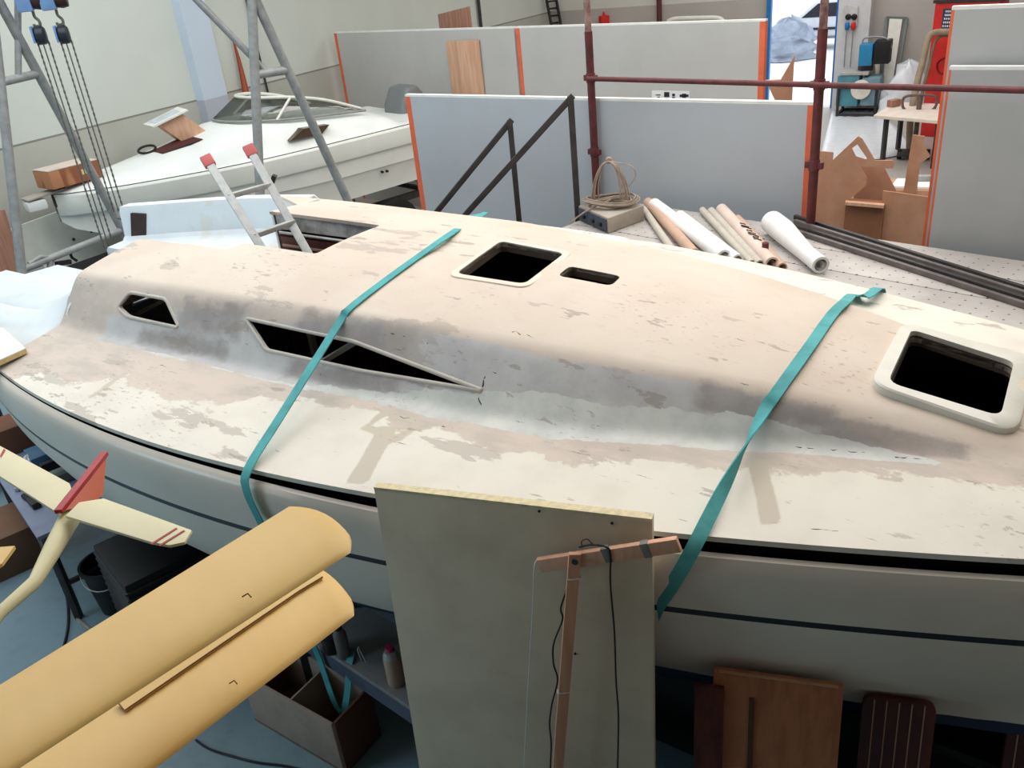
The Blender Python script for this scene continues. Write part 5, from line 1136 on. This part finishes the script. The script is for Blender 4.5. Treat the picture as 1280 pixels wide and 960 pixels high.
# cables on the floor
def floor_cable(pxs, r, m, label): return tag(MB().tube(smooth_path([P(x, y, r+0.001) for x, y in pxs], 6), r, 6).build('floor_cable', m, smooth=60), label, 'cable', 'cables on the floor')
floor_cable(((20, 692), (48, 694), (66, 702), (78, 722), (84, 750), (85, 780), (80, 806), (70, 840)), 0.009, M_ink, 'dark cable looping past the table leg on the blue-grey floor')
floor_cable(((30, 676), (55, 690), (72, 706), (85, 728), (91, 745), (90, 762), (100, 778), (118, 790), (140, 800)), 0.007, M_cord, 'pale cable curving round the table leg towards the ribbed crate')
floor_cable(((88, 735), (94, 752), (96, 770), (110, 784), (130, 796), (155, 800)), 0.006, M_tube, 'thin grey cable on the floor next to the pale one')
floor_cable(((245, 925), (262, 936), (290, 945), (322, 953), (360, 958), (420, 972)), 0.007, M_ink, 'thin black cable on the floor in front of the divided box')
# divided wooden box
zt2 = 0.38
c_ = [P(300, 842, zt2), P(416, 907, zt2), P(463, 858, zt2)]; c_.append(c_[0]+(c_[2]-c_[1]))
db = empty('divided_box', Vector(((c_[0].x+c_[2].x)/2, (c_[0].y+c_[2].y)/2, 0)), 'open wooden box with a divider on the floor, teal strap hanging into it', 'box')
M_boxo = pm('grey_brown_board', srgb(168, 146, 132), 0.7, 0.08); M_boxi = pm('dark_brown_inside', srgb(104, 68, 56), 0.8, 0.08)
def wallp(a, b, th, m, nm):
    d = (b-a).normalized(); n = Vector((-d.y, d.x, 0))*th
    MB().prism([Vector((a.x, a.y, 0)), Vector((b.x, b.y, 0)), b, a], n).build(nm, m, db, bevel=0.002)
wallp(c_[0], c_[1], 0.015, M_boxo, 'front_board'); wallp(c_[1], c_[2], 0.015, M_boxi, 'end_board'); wallp(c_[2], c_[3], 0.015, M_boxo, 'back_board'); wallp(c_[3], c_[0], 0.015, M_boxi, 'end_board')
f_ = 0.55; dv0 = c_[0]+(c_[1]-c_[0])*f_; dv1 = c_[3]+(c_[2]-c_[3])*f_
dv0.z -= 0.005; dv1.z -= 0.005; wallp(dv0, dv1, 0.012, M_boxo, 'divider')
MB().prism([Vector((p.x, p.y, 0.012)) for p in c_], (0, 0, 0.01)).build('bottom', M_boxi, db)
# low bench with cans under the hull
zb2 = 0.58
q = [P(392, 803, zb2), P(525, 892, zb2)]; dd = (q[1]-q[0]).normalized(); dp = Vector((-dd.y, dd.x, 0))
if dp.y < 0: dp = -dp
lb_ = empty('low_bench', Vector((q[0].x, q[0].y, 0))+dd*0.4+dp*0.2, 'low grey bench with a spray can under the hull', 'bench')
Q = [q[0]-dd*0.25, q[1]+dd*0.5, q[1]+dd*0.5+dp*0.36, q[0]-dd*0.25+dp*0.36]
MB().prism(Q, (0, 0, -0.03)).build('bench_top', pm('grey_bench_top', srgb(146, 140, 140), 0.6, 0.1), lb_, bevel=0.004)
MB().prism([Q[0]-Vector((0, 0, 0.03)), Q[1]-Vector((0, 0, 0.03)), Q[1]-Vector((0, 0, 0.13)), Q[0]-Vector((0, 0, 0.13))], dp*0.03).build('apron', pm('blue_grey_apron', srgb(88, 94, 112), 0.6), lb_)
for k_ in Q:
    m_ = k_+(sum(Q, Vector())/4-k_)*0.1; MB().bar(Vector((m_.x, m_.y, zb2-0.03)), Vector((m_.x, m_.y, 0)), 0.05, 0.05, up=(1, 0, 0)).build('leg', M_dark, lb_)
p = P(496, 853, zb2); sp1 = empty('spray_can', p, 'spray can with a pink cap on the low bench beside the cream board', 'can')
MB().lathe(p, [(0, 0), (0.031, 0), (0.033, 0.006), (0.033, 0.135), (0.03, 0.142), (0, 0.142)], 24).build('can_body', pm('beige_label', srgb(190, 160, 138), 0.4, 0.05), sp1, smooth=40)
MB().lathe(p, [(0.0305, 0.142), (0.031, 0.147), (0.022, 0.168), (0, 0.170)], 24).build('dome', M_alu, sp1, smooth=40)
MB().lathe(p, [(0.012, 0.168), (0.015, 0.17), (0.015, 0.19), (0.0, 0.192)], 16).build('cap', pm('magenta_cap', srgb(190, 50, 96), 0.4), sp1, smooth=40)
sp1.scale = (1.35, 1.35, 1.3)
p = P(431, 820, zb2); sp2 = empty('bottle', p, 'dull grey bottle on the low bench under the biplane wing tip', 'bottle')
MB().lathe(p, [(0, 0), (0.032, 0), (0.036, 0.01), (0.036, 0.16), (0.02, 0.19), (0.018, 0.20), (0, 0.20)], 24).build('bottle_body', pm('dull_bottle', srgb(120, 110, 110), 0.4), sp2, smooth=40)
MB().lathe(p, [(0.022, 0.195), (0.022, 0.225), (0, 0.226)], 16).build('cap', M_ink, sp2, smooth=40)
p = P(414, 814, zb2); sp3 = empty('jar', p, 'dark squat jar to the left of the grey bottle', 'jar')
MB().lathe(p, [(0, 0), (0.035, 0), (0.038, 0.01), (0.038, 0.09), (0.0, 0.092)], 20).build('jar_body', pm('dark_jar', srgb(58, 48, 46), 0.4), sp3, smooth=40)
MB().lathe(p, [(0.04, 0.088), (0.04, 0.108), (0, 0.11)], 20).build('lid', M_dark, sp3, smooth=40)
pl = P(452, 826, zb2); tag(MB().tube([pl, pl+Vector((-0.005, -0.01, 0.09)), pl+Vector((0, 0.0, 0.10)), pl+Vector((0.03, -0.03, 0.01))], 0.004, 6).build('pliers', M_alu, smooth=60), 'thin metal pliers standing on the low bench behind the strap', 'pliers')
# teal strap end hanging over the bench into the box
hz = [(392, 806, 0.62), (400, 826, 0.50), (408, 850, 0.40), (418, 878, 0.28), (426, 890, 0.22), (430, 889, 0.24), (434, 868, 0.36), (436, 845, 0.48), (437, 828, 0.585), (440, 815, 0.59)]
ribbon('hanging_strap', [(P(x, y, z), Vector((0.8, -0.5, 0.1))) for x, y, z in hz], 0.042, M_teal, 'loose teal strap loop hanging from the low bench into the divided box', 'strap', 'straps over the deck' if False else None)
# pale board lying on the side deck at the left edge
dq = [P(x, y, 2.062) for x, y in ((-30, 402), (4, 410), (32, 435), (-30, 463))]
db2 = empty('deck_board', sum(dq, Vector())/4-Vector((0, 0, 0.03)), 'small white board with raw yellow edge lying on the side deck at the left edge', 'board')
MB().prism([p-Vector((0, 0, 0.005)) for p in dq], (0, 0, -0.028)).build('foam_core', pm('yellow_foam_core', srgb(206, 184, 132), 0.8, 0.1, 30), db2)
MB().prism(dq, (0, 0, -0.005)).build('white_skin', M_gel, db2)
# ------------------------------------------------------------------ far right: sockets, machine, red cabinet, table, cut-outs
pf = fp(7.0)-WD*0.37
def onpil(px, py, off=0.0): return PD(px, py, (pf-WD*off), WN)
sk = empty('socket_panel', onpil(1064, 30), 'white wall box with two sockets and hanging blue and red plugs on the white pilaster', 'socket box')
q = [onpil(x, y, 0.0) for x, y in ((1056, 6), (1073, 7), (1072, 32), (1056, 32))]
MB().prism(q, v3(-WD*0.06, 0)).build('box_body', pm('pale_grey_box', srgb(206, 206, 204), 0.5), sk, bevel=0.01)
for x in (1060.5, 1068):
    p = onpil(x, 21, 0.065); MB().lathe(p, [(0.0, 0), (0.055, 0), (0.06, 0.02), (0.04, 0.035), (0, 0.035)], 16, v3(-WD, 0).to_track_quat('Z', 'Y').to_matrix()).build('socket', M_black, sk, smooth=40)
for x, m in ((1059, M_blue), (1067, M_red)):
    p = onpil(x, 31, 0.07); MB().lathe(p-Vector((0, 0, 0.10)), [(0.03, 0), (0.045, 0.03), (0.045, 0.13), (0.03, 0.15)], 14).build('plug', m, sk, smooth=40)
    MB().tube([p-Vector((0, 0, 0.09)), Vector((p.x, p.y, 0.9))], 0.012, 6).build('plug_cable', M_tube, sk, smooth=60)
# blue workshop machine on a stand
mp_ = P(1066, 147, 0); wm = empty('workshop_machine', mp_, 'blue-green workshop machine with hopper on an open steel stand before the pilaster', 'machine')
mr = math.atan2(WN.y, WN.x); RX = v3(WN, 0); RY = v3(WD, 0)
def mm(a, b, z): return mp_+RX*a+RY*b+Vector((0, 0, z))
for a_ in (-0.32, 0.42):
    for b_ in (0.0, 0.6): MB().bar(mm(a_, b_, 0.0), mm(a_, b_, 0.62), 0.045, 0.045, up=(1, 0, 0)).build('stand_leg', M_dark, wm)
for s0_, s1_ in (((-0.32, 0), (0.42, 0)), ((-0.32, 0.6), (0.42, 0.6)), ((-0.32, 0), (-0.32, 0.6)), ((0.42, 0), (0.42, 0.6))):
    MB().bar(mm(*s0_, 0.05), mm(*s1_, 0.05), 0.05, 0.05).build('stand_rail', M_dark, wm); MB().bar(mm(*s0_, 0.60), mm(*s1_, 0.60), 0.05, 0.05).build('stand_rail', M_dark, wm)
M_mach = pm('blue_green_enamel', srgb(86, 152, 168), 0.45, 0.12, 4)
MB().box(mm(-0.16, 0.3, 0.52), (0.44, 0.5, 0.62), mr).build('lower_housing', M_mach, wm, bevel=0.04)
MB().box(mm(0.28, 0.3, 0.5), (0.36, 0.5, 0.56), mr).build('motor_housing', pm('pale_blue_enamel', srgb(124, 160, 172), 0.5), wm, bevel=0.04)
MB().box(mm(-0.05, 0.28, 0.86), (0.55, 0.5, 0.06), mr).build('work_plate', M_alu, wm, bevel=0.01)
MB().lathe(mm(0.12, -0.02, 0.56), [(0, 0), (0.17, 0.01), (0.19, 0.06), (0.0, 0.1)], 22, v3(-WD, 0.2).to_track_quat('Z', 'Y').to_matrix()).build('round_guard', pm('cream_disc', srgb(222, 218, 206), 0.5), wm, smooth=50)
MB().bar(mm(0.12, 0.3, 0.88), mm(0.12, 0.3, 1.04), 0.2, 0.25, up=(1, 0, 0)).build('neck', M_dark, wm, bevel=0.02)
MB().box(mm(0.12, 0.3, 1.20), (0.26, 0.34, 0.42), mr).build('upper_housing', pm('bright_blue_enamel', srgb(44, 140, 190), 0.4), wm, bevel=0.03)
MB().box(mm(0.42, 0.32, 1.24), (0.30, 0.36, 0.44), mr).build('side_case', M_black, wm, bevel=0.02)
MB().tube(smooth_path([mm(0.02, 0.3, 1.4), mm(0.05, 0.3, 1.5), mm(0.3, 0.3, 1.52), mm(0.5, 0.3, 1.46), mm(0.58, 0.3, 1.3)], 5), 0.018, 8).build('hose', M_tube, wm, smooth=60)
# leaning frame, white strips, wrapped bag
def wl(px, py, off): return PD(px, py, (fp(8.0)-WD*off), WN)
lf = empty('framed_board', v3((wl(1115, 120, 0.5)).xy, 0), 'tall grey frame with white infill leaning on the far wall right of the machine', 'frame')
fr_ = [wl(1108, 22, 0.06), wl(1134, 23, 0.06), wl(1116, 129, 0.55), wl(1097, 129, 0.55)]
for z_ in (2, 3): fr_[z_].z = 0.0
fn_ = (fr_[1]-fr_[0]).cross(fr_[3]-fr_[0]).normalized()
if fn_.y > 0: fn_ = -fn_
MB().prism([fr_[0]*0.84+fr_[1]*0.16, fr_[0]*0.22+fr_[1]*0.78, fr_[3]*0.25+fr_[2]*0.75, fr_[3]*0.8+fr_[2]*0.2], fn_*0.02).build('white_infill', M_white, lf)
M_frm = pm('grey_frame_metal', srgb(112, 122, 118), 0.5)
for i in range(4): MB().bar(fr_[i], fr_[(i+1) % 4], 0.05, 0.05).build('frame_bar', M_frm, lf)
p0_ = wl(1099, 134, 0.5); p0_.z = 0; p1_ = wl(1096, 62, 0.1)
tag(MB().bar(p0_, p1_, 0.09, 0.04).build('white_plank', M_white, bevel=0.005), 'narrow white plank leaning between the blue machine and the grey frame', 'plank')
bgc = wl(1132, 120, 0.9); bgc.z = 0
crumple(bgc, 0.5, 0.32, 1.05, 21, M_sheet, 'wrapped_bundle', 'white plastic-wrapped bundle leaning behind the table on the right', 'bundle')
# red cabinet with a dark blue notice
rc0 = PD(1156, 128, (14.6*0.6+0, 14.4), WN) if False else None
ry = 15.9
rA = PY(1166, 30, ry); rB = PY(1246, 30, ry-0.75)
rc = empty('red_cabinet', Vector(((rA.x+rB.x)/2, (rA.y+rB.y)/2+0.2, 0)), 'tall red cabinet with dark blue lettered notice behind the right grey panels', 'cabinet')
rd = (Vector((rB.x, rB.y, 0))-Vector((rA.x, rA.y, 0))).normalized(); rn = Vector((-rd.y, rd.x, 0))
ztop = PY(1170, 4, ry).z; a0 = Vector((rA.x, rA.y, 0)); b0_ = Vector((rB.x, rB.y, 0))
MB().prism([a0, b0_, b0_+rn*0.5, a0+rn*0.5], (0, 0, ztop)).build('cabinet_body', M_red, rc, bevel=0.02)
MB().prism([a0-rd*0.03-rn*0.02+Vector((0, 0, ztop)), b0_+rd*0.03-rn*0.02+Vector((0, 0, ztop)), b0_+rd*0.03+rn*0.5+Vector((0, 0, ztop)), a0-rd*0.03+rn*0.5+Vector((0, 0, ztop))], (0, 0, 0.05)).build('top_trim', M_dark, rc)
def onr(px, py, off): return PD(px, py, (a0-rn*off)[:2], rd[:2])
MB().prism([onr(1179, 11, 0.004), onr(1200, 10, 0.004), onr(1196, 40, 0.004), onr(1176, 40, 0.004)], rn*-0.004).build('notice', pm('navy_notice', srgb(44, 64, 104), 0.5), rc)
for i, (x0, x1) in enumerate(((1182, 1194), (1181, 1192), (1180, 1193), (1179, 1191), (1178, 1192), (1178, 1190))):
    y = 13+i*4.6; xs_ = np.linspace(x0, x1, 6)
    for k_ in range(5): MB().prism([onr(xs_[k_], y, 0.010), onr(xs_[k_]+1.6, y, 0.010), onr(xs_[k_]+1.5, y+2.4, 0.010), onr(xs_[k_]-0.1, y+2.4, 0.010)], rn*-0.002).build('lettering', M_paper, rc)
MB().tube(smooth_path([onr(x, y, 0.012) for x, y in ((1186, 70), (1174, 76), (1171, 84), (1176, 92), (1186, 88))], 4), 0.012, 6).build('painted_curve', pm('dark_red_line', srgb(110, 26, 28), 0.5), rc, smooth=60)
# bent wooden frame
bq = [PY(x, y, yy) for x, y, yy in ((1138, 150, 14.7), (1145, 110, 14.95), (1153, 78, 15.15), (1159, 52, 15.3), (1166, 42, 15.33), (1182, 40, 15.2), (1205, 41, 15.0))]
bq[0].z = max(bq[0].z, 0); bq = [Vector((bq[0].x, bq[0].y-0.1, 0.02))]+bq
bf = empty('bent_frame', bq[0], 'brown padded arched frame standing before the red cabinet', 'frame')
MB().tube(smooth_path(bq, 6), 0.055, 10).build('outer_arch', pm('tan_padding', srgb(158, 140, 118), 0.8, 0.12), bf, smooth=60)
MB().tube(smooth_path([p+Vector((0.10, -0.05, -0.06)) for p in bq[1:]], 6), 0.025, 8).build('inner_tube', pm('brown_inner_tube', srgb(128, 106, 84), 0.7), bf, smooth=60)
# trestle table with a wood block
tq = [P(1092, 144, 0.8), P(1186, 152, 0.8), P(1200, 131, 0.8), P(1120, 127, 0.8)]
tt_ = empty('trestle_table', Vector((sum(tq, Vector())/4).xy.to_3d()), 'pale topped trestle table before the red cabinet', 'table')
MB().prism(tq, (0, 0, -0.05)).build('table_top', pm('pale_pink_top', srgb(232, 218, 206), 0.6, 0.06), tt_, bevel=0.005)
for i in range(4):
    m_ = tq[i]+(sum(tq, Vector())/4-tq[i])*0.3; MB().bar(Vector((m_.x, m_.y, 0.75)), Vector((m_.x, m_.y, 0)), 0.08, 0.06, up=(1, 0, 0)).build('leg', M_dark, tt_)
p = P(1117, 133, 0.8); tag(MB().box(p+Vector((0, 0, 0.06)), (0.2, 0.12, 0.11), 0.4).build('wood_block', M_plyred, bevel=0.006), 'small reddish wood block on the trestle table', 'block')
# trolley with loop handle
hp = P(1148, 140, 0.75); hx = Vector((0.85, -0.53, 0)); ht = empty('hand_trolley', Vector((hp.x, hp.y, 0)), 'rusty hand trolley with a rounded loop handle before the trestle table', 'trolley')
lp = [hp+hx*a_+Vector((0, 0, b_)) for a_, b_ in ((0, 0), (-0.20, 0.03), (-0.26, 0.14), (-0.22, 0.25), (0, 0.27), (0.22, 0.25), (0.26, 0.14), (0.2, 0.03))]
M_rust = pm('rusty_tube', srgb(112, 92, 82), 0.6, 0.2, 12)
MB().tube(smooth_path(lp+[lp[0]], 4)[:-1], 0.022, 8, closed=True).build('loop_handle', M_rust, ht, smooth=60)
MB().tube([hp+Vector((0, 0, 0.26)), Vector((hp.x-0.05, hp.y-0.1, 0.12))], 0.04, 10).build('shaft', M_rust, ht, smooth=60)
MB().box((hp.x-0.05, hp.y-0.1, 0.10), (0.5, 0.35, 0.06), -0.5).build('carriage', M_dark, ht, bevel=0.01)
for k_ in (-0.22, 0.22): MB().lathe(Vector((hp.x-0.05, hp.y-0.1, 0.08))+hx*k_, [(0, -0.03), (0.08, -0.03), (0.08, 0.03), (0, 0.03)], 16, hx.to_track_quat('Z', 'Y').to_matrix()).build('wheel', M_blk, ht, smooth=40)
# plastic sheet on the floor
sq = [P(x, y, 0.006) for x, y in ((1020, 215), (1040, 140), (1098, 139), (1140, 160), (1150, 190), (1080, 215))]
rnd = random.Random(5); rows = []
for i in range(15):
    row = []
    for j in range(19):
        u, v = j/18, i/14; a_ = sq[0].lerp(sq[1], v); b_ = sq[4].lerp(sq[2], v) if True else sq[4]
        p = a_.lerp(b_, u); row.append(Vector((p.x, p.y, 0.012+0.02*rnd.random())))
    rows.append(row)
tag(MB().grid(rows).build('plastic_sheet', M_sheet, smooth=70), 'wrinkled white plastic sheet spread on the floor by the blue machine', 'sheet').modifiers.new('t', 'SOLIDIFY').thickness = 0.004
# brown cut-out sheets standing behind the scaffold
CY1, CY2, CY3 = 8.35, 8.6, 8.9
def cutout(pts, y, label, holes=None, th=0.018, tilt=None, m=None, name='cut_out_board', slope=-0.5):
    u = Vector((0.85, slope)).normalized(); p0 = PY(1080, 220, y)
    q = [PD(x, yy, p0[:2], u) for x, yy in pts]
    lo = min(range(len(q)), key=lambda i: q[i].z)
    n = Vector((u.y, -u.x, 0))*th
    me_q = q
    o = MB(); 
    if holes:
        h = [PD(x, yy, p0[:2], u) for x, yy in holes]
        bm = bmesh.new(); vo = [bm.verts.new(v) for v in q]; vh = [bm.verts.new(v) for v in h]
        es = [bm.edges.new((vo[i], vo[(i+1) % len(vo)])) for i in range(len(vo))]+[bm.edges.new((vh[i], vh[(i+1) % len(vh)])) for i in range(len(vh))]
        bmesh.ops.triangle_fill(bm, use_beauty=True, use_dissolve=False, edges=es)
        fs = list(bm.faces); r_ = bmesh.ops.extrude_face_region(bm, geom=fs)
        bmesh.ops.translate(bm, verts=[g for g in r_['geom'] if isinstance(g, bmesh.types.BMVert)], vec=n)
        bmesh.ops.recalc_face_normals(bm, faces=bm.faces); me = bpy.data.meshes.new(name); bm.to_mesh(me); bm.free()
        ob = recenter(finish(name, me, m or M_brown))
    else: ob = o.prism(q, n).build(name, m or M_brown)
    return tag(ob, label, 'board')
def tofloor(pts, y, xl, xr, slope=-0.5):
    """append the two bottom corners that reach the floor under the given pixel columns"""
    u = Vector((0.85, slope)).normalized(); p0 = PY(1080, 220, y); out = list(pts)
    for x, yy in (xr, xl):
        p = PD(x, yy, p0[:2], u); p.z = 0.0
        q = MC.T @ (np.array(p)-np.array([0, 0, CAMZ])); out.append((640+FPX*q[0]/q[2], 480+FPX*q[1]/q[2]))
    return out
cutout(tofloor([(1041, 200), (1073, 170), (1078, 173), (1094, 200), (1116, 200), (1119, 205), (1116, 210), (1106, 210), (1105, 208), (1077, 208), (1084, 222), (1083, 231), (1058, 253)], CY1, (1036, 216), (1058, 260)), CY1, 'brown cut-out board with a triangular handle hole, nearest the red post', holes=[(1065, 185), (1072, 180), (1084, 197), (1083, 199), (1070, 195)])
cutout(tofloor([(1072, 200), (1103, 204), (1121, 239), (1126, 252)], CY2, (1066, 220), (1126, 260)), CY2, 'brown board with slanting right side behind the board with the hole')
cutout(tofloor([(1010, 187), (1042, 190)], CY3, (1010, 195), (1042, 198)), CY3, 'plain brown board between the orange panel edge and the red post', name='brown_sheet')
cutout(tofloor([(1104, 238), (1121, 240), (1163, 246)], CY1, (1104, 246), (1163, 252)), CY1, 'wide brown board low beside the right grey panels', name='brown_sheet')
cutout(tofloor([(1141, 168), (1156, 170), (1154, 180), (1163, 195), (1150, 204)], CY2+0.1, (1122, 238), (1150, 225)), CY2+0.1, 'narrow brown cut-out strip with notched top beside the right grey panel')
u_ = Vector((0.85, -0.5)).normalized(); pA = PY(1058, 256, CY1-0.02)
sA, sB = PD(1057, 254, pA[:2], u_), PD(1105, 258, pA[:2], u_)
tb_ = empty('brown_tray', Vector((sA.x, sA.y, 0)), 'brown box with a protruding top edge between the cut-out boards', 'box')
MB().prism([Vector((sA.x, sA.y, 0)), Vector((sB.x, sB.y, 0)), sB, sA], Vector((0.1, 0.16, 0))).build('box_front', pm('shaded_brown_board', srgb(140, 92, 64), 0.7, 0.06), tb_)
MB().prism([sA+Vector((0, 0, 0.0)), sB, sB+Vector((0, 0, 0.03)), sA+Vector((0, 0, 0.03))], Vector((-0.03, -0.06, 0))).build('top_lip', M_ply, tb_)
# carton with papers behind the cut-outs
cbp = P(1158, 250, 0.9); cb_ = empty('open_carton', Vector((5.05, 9.6, 0)), 'carton stack carrying white papers beside the right grey panels', 'box')
c5 = PY(1156, 232, 9.3)
MB().box((c5.x+0.1, c5.y+0.2, (c5.z-0.05)/2), (0.75, 0.5, c5.z-0.05), -0.5).build('carton_body', M_brown, cb_, bevel=0.005)
pz = c5.z-0.05
tag(MB().prism([Vector((c5.x+0.1, c5.y+0.2, pz+0.003))+Matrix.Rotation(-0.5, 3, 'Z') @ Vector((a_, b_, 0)) for a_, b_ in ((-0.34, -0.2), (0.3, -0.22), (0.32, 0.1), (-0.3, 0.14))], (0, 0, 0.03)).build('paper_stack', M_paper, bevel=0.004), 'white papers lying on the carton beside the right grey panels', 'paper')
kb_ = PY(1156, 219, 9.55); tag(MB().box((kb_.x, kb_.y, pz+0.065), (0.16, 0.09, 0.06), -0.4).build('grey_block', M_tube, bevel=0.01), 'small grey block on the white papers', 'block')
# angled brown brace in front of the doorway
br = [PY(x, y, 9.7) for x, y in ((957, 101), (976, 100), (994, 69), (992.5, 81), (992, 126), (969, 126))]
low = [Vector((br[4].x, br[4].y, 0)), Vector((br[5].x, br[5].y, 0))]
tag(MB().prism(br[:4]+[Vector((br[4].x-0.02, br[4].y, 0)), Vector((br[5].x, br[5].y, 0)), br[5]], (0.02, 0.06, 0)).build('angled_brace', M_brown), 'brown angled board standing in front of the bright doorway', 'board')
# ------------------------------------------------------------------ far wall: pole, ladder, pipes
def fw(px, py, off=0.03): return PD(px, py, (fp(3.0)-WD*off), WN)
def lw(px, py, off=0.03): return PD(px, py, (W0+WN*off), WD)
p = lw(600, 20, 0.06); tag(MB().tube([Vector((p.x, p.y, 0)), Vector((p.x, p.y, 3.6))], 0.035, 10).build('wall_pipe', M_dark, smooth=60), 'thin dark pipe on the left wall above the back grey panel', 'pipe')
p = fw(824, 10, 0.08); tag(MB().tube([Vector((p.x, p.y, 0)), Vector((p.x, p.y, 4.0))], 0.06, 10).build('brown_post', M_redpole, smooth=60), 'dark brown post against the far wall left of the blue door frame', 'post')
ll = empty('black_ladder', v3(lw(690, 28, 0.15).xy, 0), 'narrow black ladder standing in the far left corner', 'ladder')
for (x0, y0), (x1, y1) in (((682, -6), (689, 30)), ((694, -8), (701, 30))):
    a_, b_ = lw(x0, y0, 0.10), lw(x1, y1, 0.32); b2_ = b_+(b_-a_)*((0.0-b_.z)/(b_.z-a_.z)) if abs(b_.z-a_.z) > 0.01 else b_
    b2_ = a_+(b_-a_)*((0-a_.z)/(b_.z-a_.z)); MB().tube([a_, b2_], 0.035, 8).build('rail', M_black, ll, smooth=60)
for y in (2, 11, 20, 29):
    MB().tube([lw(684+(y+6)*0.19, y, 0.16), lw(696+(y+6)*0.19, y-1.5, 0.16)], 0.022, 8).build('rung', M_black, ll, smooth=60)
p = fw(755, 25, 0.1); tag(MB().box(p, (0.22, 0.14, 0.2), 0.5).tube([p+Vector((0, 0, 0.1)), p+Vector((0, 0, 0.18))], 0.03, 10).build('red_wall_box', M_red, bevel=0.02), 'small red box on the far wall left of the brown post', 'box')
ac = [fw(835, 27, 1.0), fw(842, 24, 1.0), fw(855, 23, 1.0), fw(880, 22.5, 1.0), fw(895, 22.5, 1.0), fw(902, 25, 1.0), fw(905, 30, 1.0)]
ar = empty('white_hatch_lid', v3(fw(870, 40, 1.0).xy, 0), 'white rounded lid edge showing just above the back grey panel', 'lid')
MB().tube(smooth_path(ac, 4), 0.05, 10).build('lid_rim', M_white, ar, smooth=60)
lid_ = [fw(836, 28, 0.98)]+[fw(x, y, 0.98) for x, y in ((845, 26), (880, 25), (900, 27))]; MB().prism([v3(lid_[0].xy, 0.0)]+lid_+[v3(lid_[-1].xy, 0.0)], v3(WD*0.04, 0)).build('lid_body', pm('grey_green_lid', srgb(150, 158, 150), 0.6), ar)
# slender things on the left wall behind the motorboat
q = [lw(288, 40, 0.05), lw(296, 66, 0.07), lw(303, 95, 0.10), lw(309, 125, 0.14)]
wq = [0.004, 0.03, 0.05, 0.055]; mb = MB().tube(smooth_path(q, 5), [float(np.interp(i, [0, 15], [0.006, 0.06])) for i in range(16)], 8)
lowp = Vector((q[-1].x, q[-1].y, 0.0)); mb.tube([q[-1], lowp], 0.05, 8); tag(mb.build('varnished_oar', pm('orange_brown_varnish', srgb(156, 70, 44), 0.4), smooth=60), 'slender orange-brown pole tapering upwards against the left wall', 'pole')
q = [lw(306, -10, 0.03), lw(318, 45, 0.03), lw(336, 120, 0.04)]; tag(MB().tube([q[0], q[1], q[2], v3(q[2].xy, 0.0)], 0.018, 8).build('thin_dark_rod', M_dark, smooth=60), 'thin dark rod leaning on the left wall behind the right gantry frame', 'rod')
# ------------------------------------------------------------------ outside the door
to = P(985, 73, 0.0); crumple(Vector((to.x, to.y, 0)), 0.85, 0.7, 1.15, 31, pm('grey_blue_tarpaulin', srgb(150, 160, 178), 0.5, 0.1), 'covered_heap', 'grey tarpaulin-covered heap outside in the bright yard', 'tarpaulin')
vo = P(1026, 62, 0.0); vd = math.atan2(WN.y, WN.x); vh = empty('parked_car', Vector((vo.x+0.8, vo.y+0.4, 0)), 'pale car parked outside in the bright yard', 'car', rz=vd)
prof = [(-1.9, 0.35), (-1.95, 0.75), (-1.3, 0.92), (-0.7, 1.42), (0.9, 1.45), (1.5, 0.95), (1.95, 0.85), (2.0, 0.35)]
M_carp = pm('silver_car_paint', srgb(206, 210, 218), 0.3, 0.03)
MB().prism([Vector((x, -0.8, z)) for x, z in prof], (0, 1.6, 0)).build('car_body', M_carp, vh, bevel=0.08, world=False, seg=3)
for y in (-0.81, 0.80): MB().prism([Vector((x, y, z)) for x, z in ((-1.1, 0.95), (-0.62, 1.34), (0.82, 1.36), (1.25, 0.97))], (0, 0.012, 0)).build('side_window', M_ink, vh, world=False)
for x in (-1.2, 1.2):
    for y in (-0.72, 0.72): MB().lathe((x, y, 0.32), [(0, -0.1), (0.32, -0.1), (0.32, 0.1), (0, 0.1)], 22, Matrix.Rotation(math.pi/2, 3, 'X')).build('wheel', M_blk, vh, world=False, smooth=40)
for z, m in ((0.62, M_ink), (0.36, pm('grey_bumper', srgb(120, 124, 134), 0.5))): MB().box((0, -0.82, z), (3.2, 0.03, 0.07)).build('side_trim', m, vh, world=False)
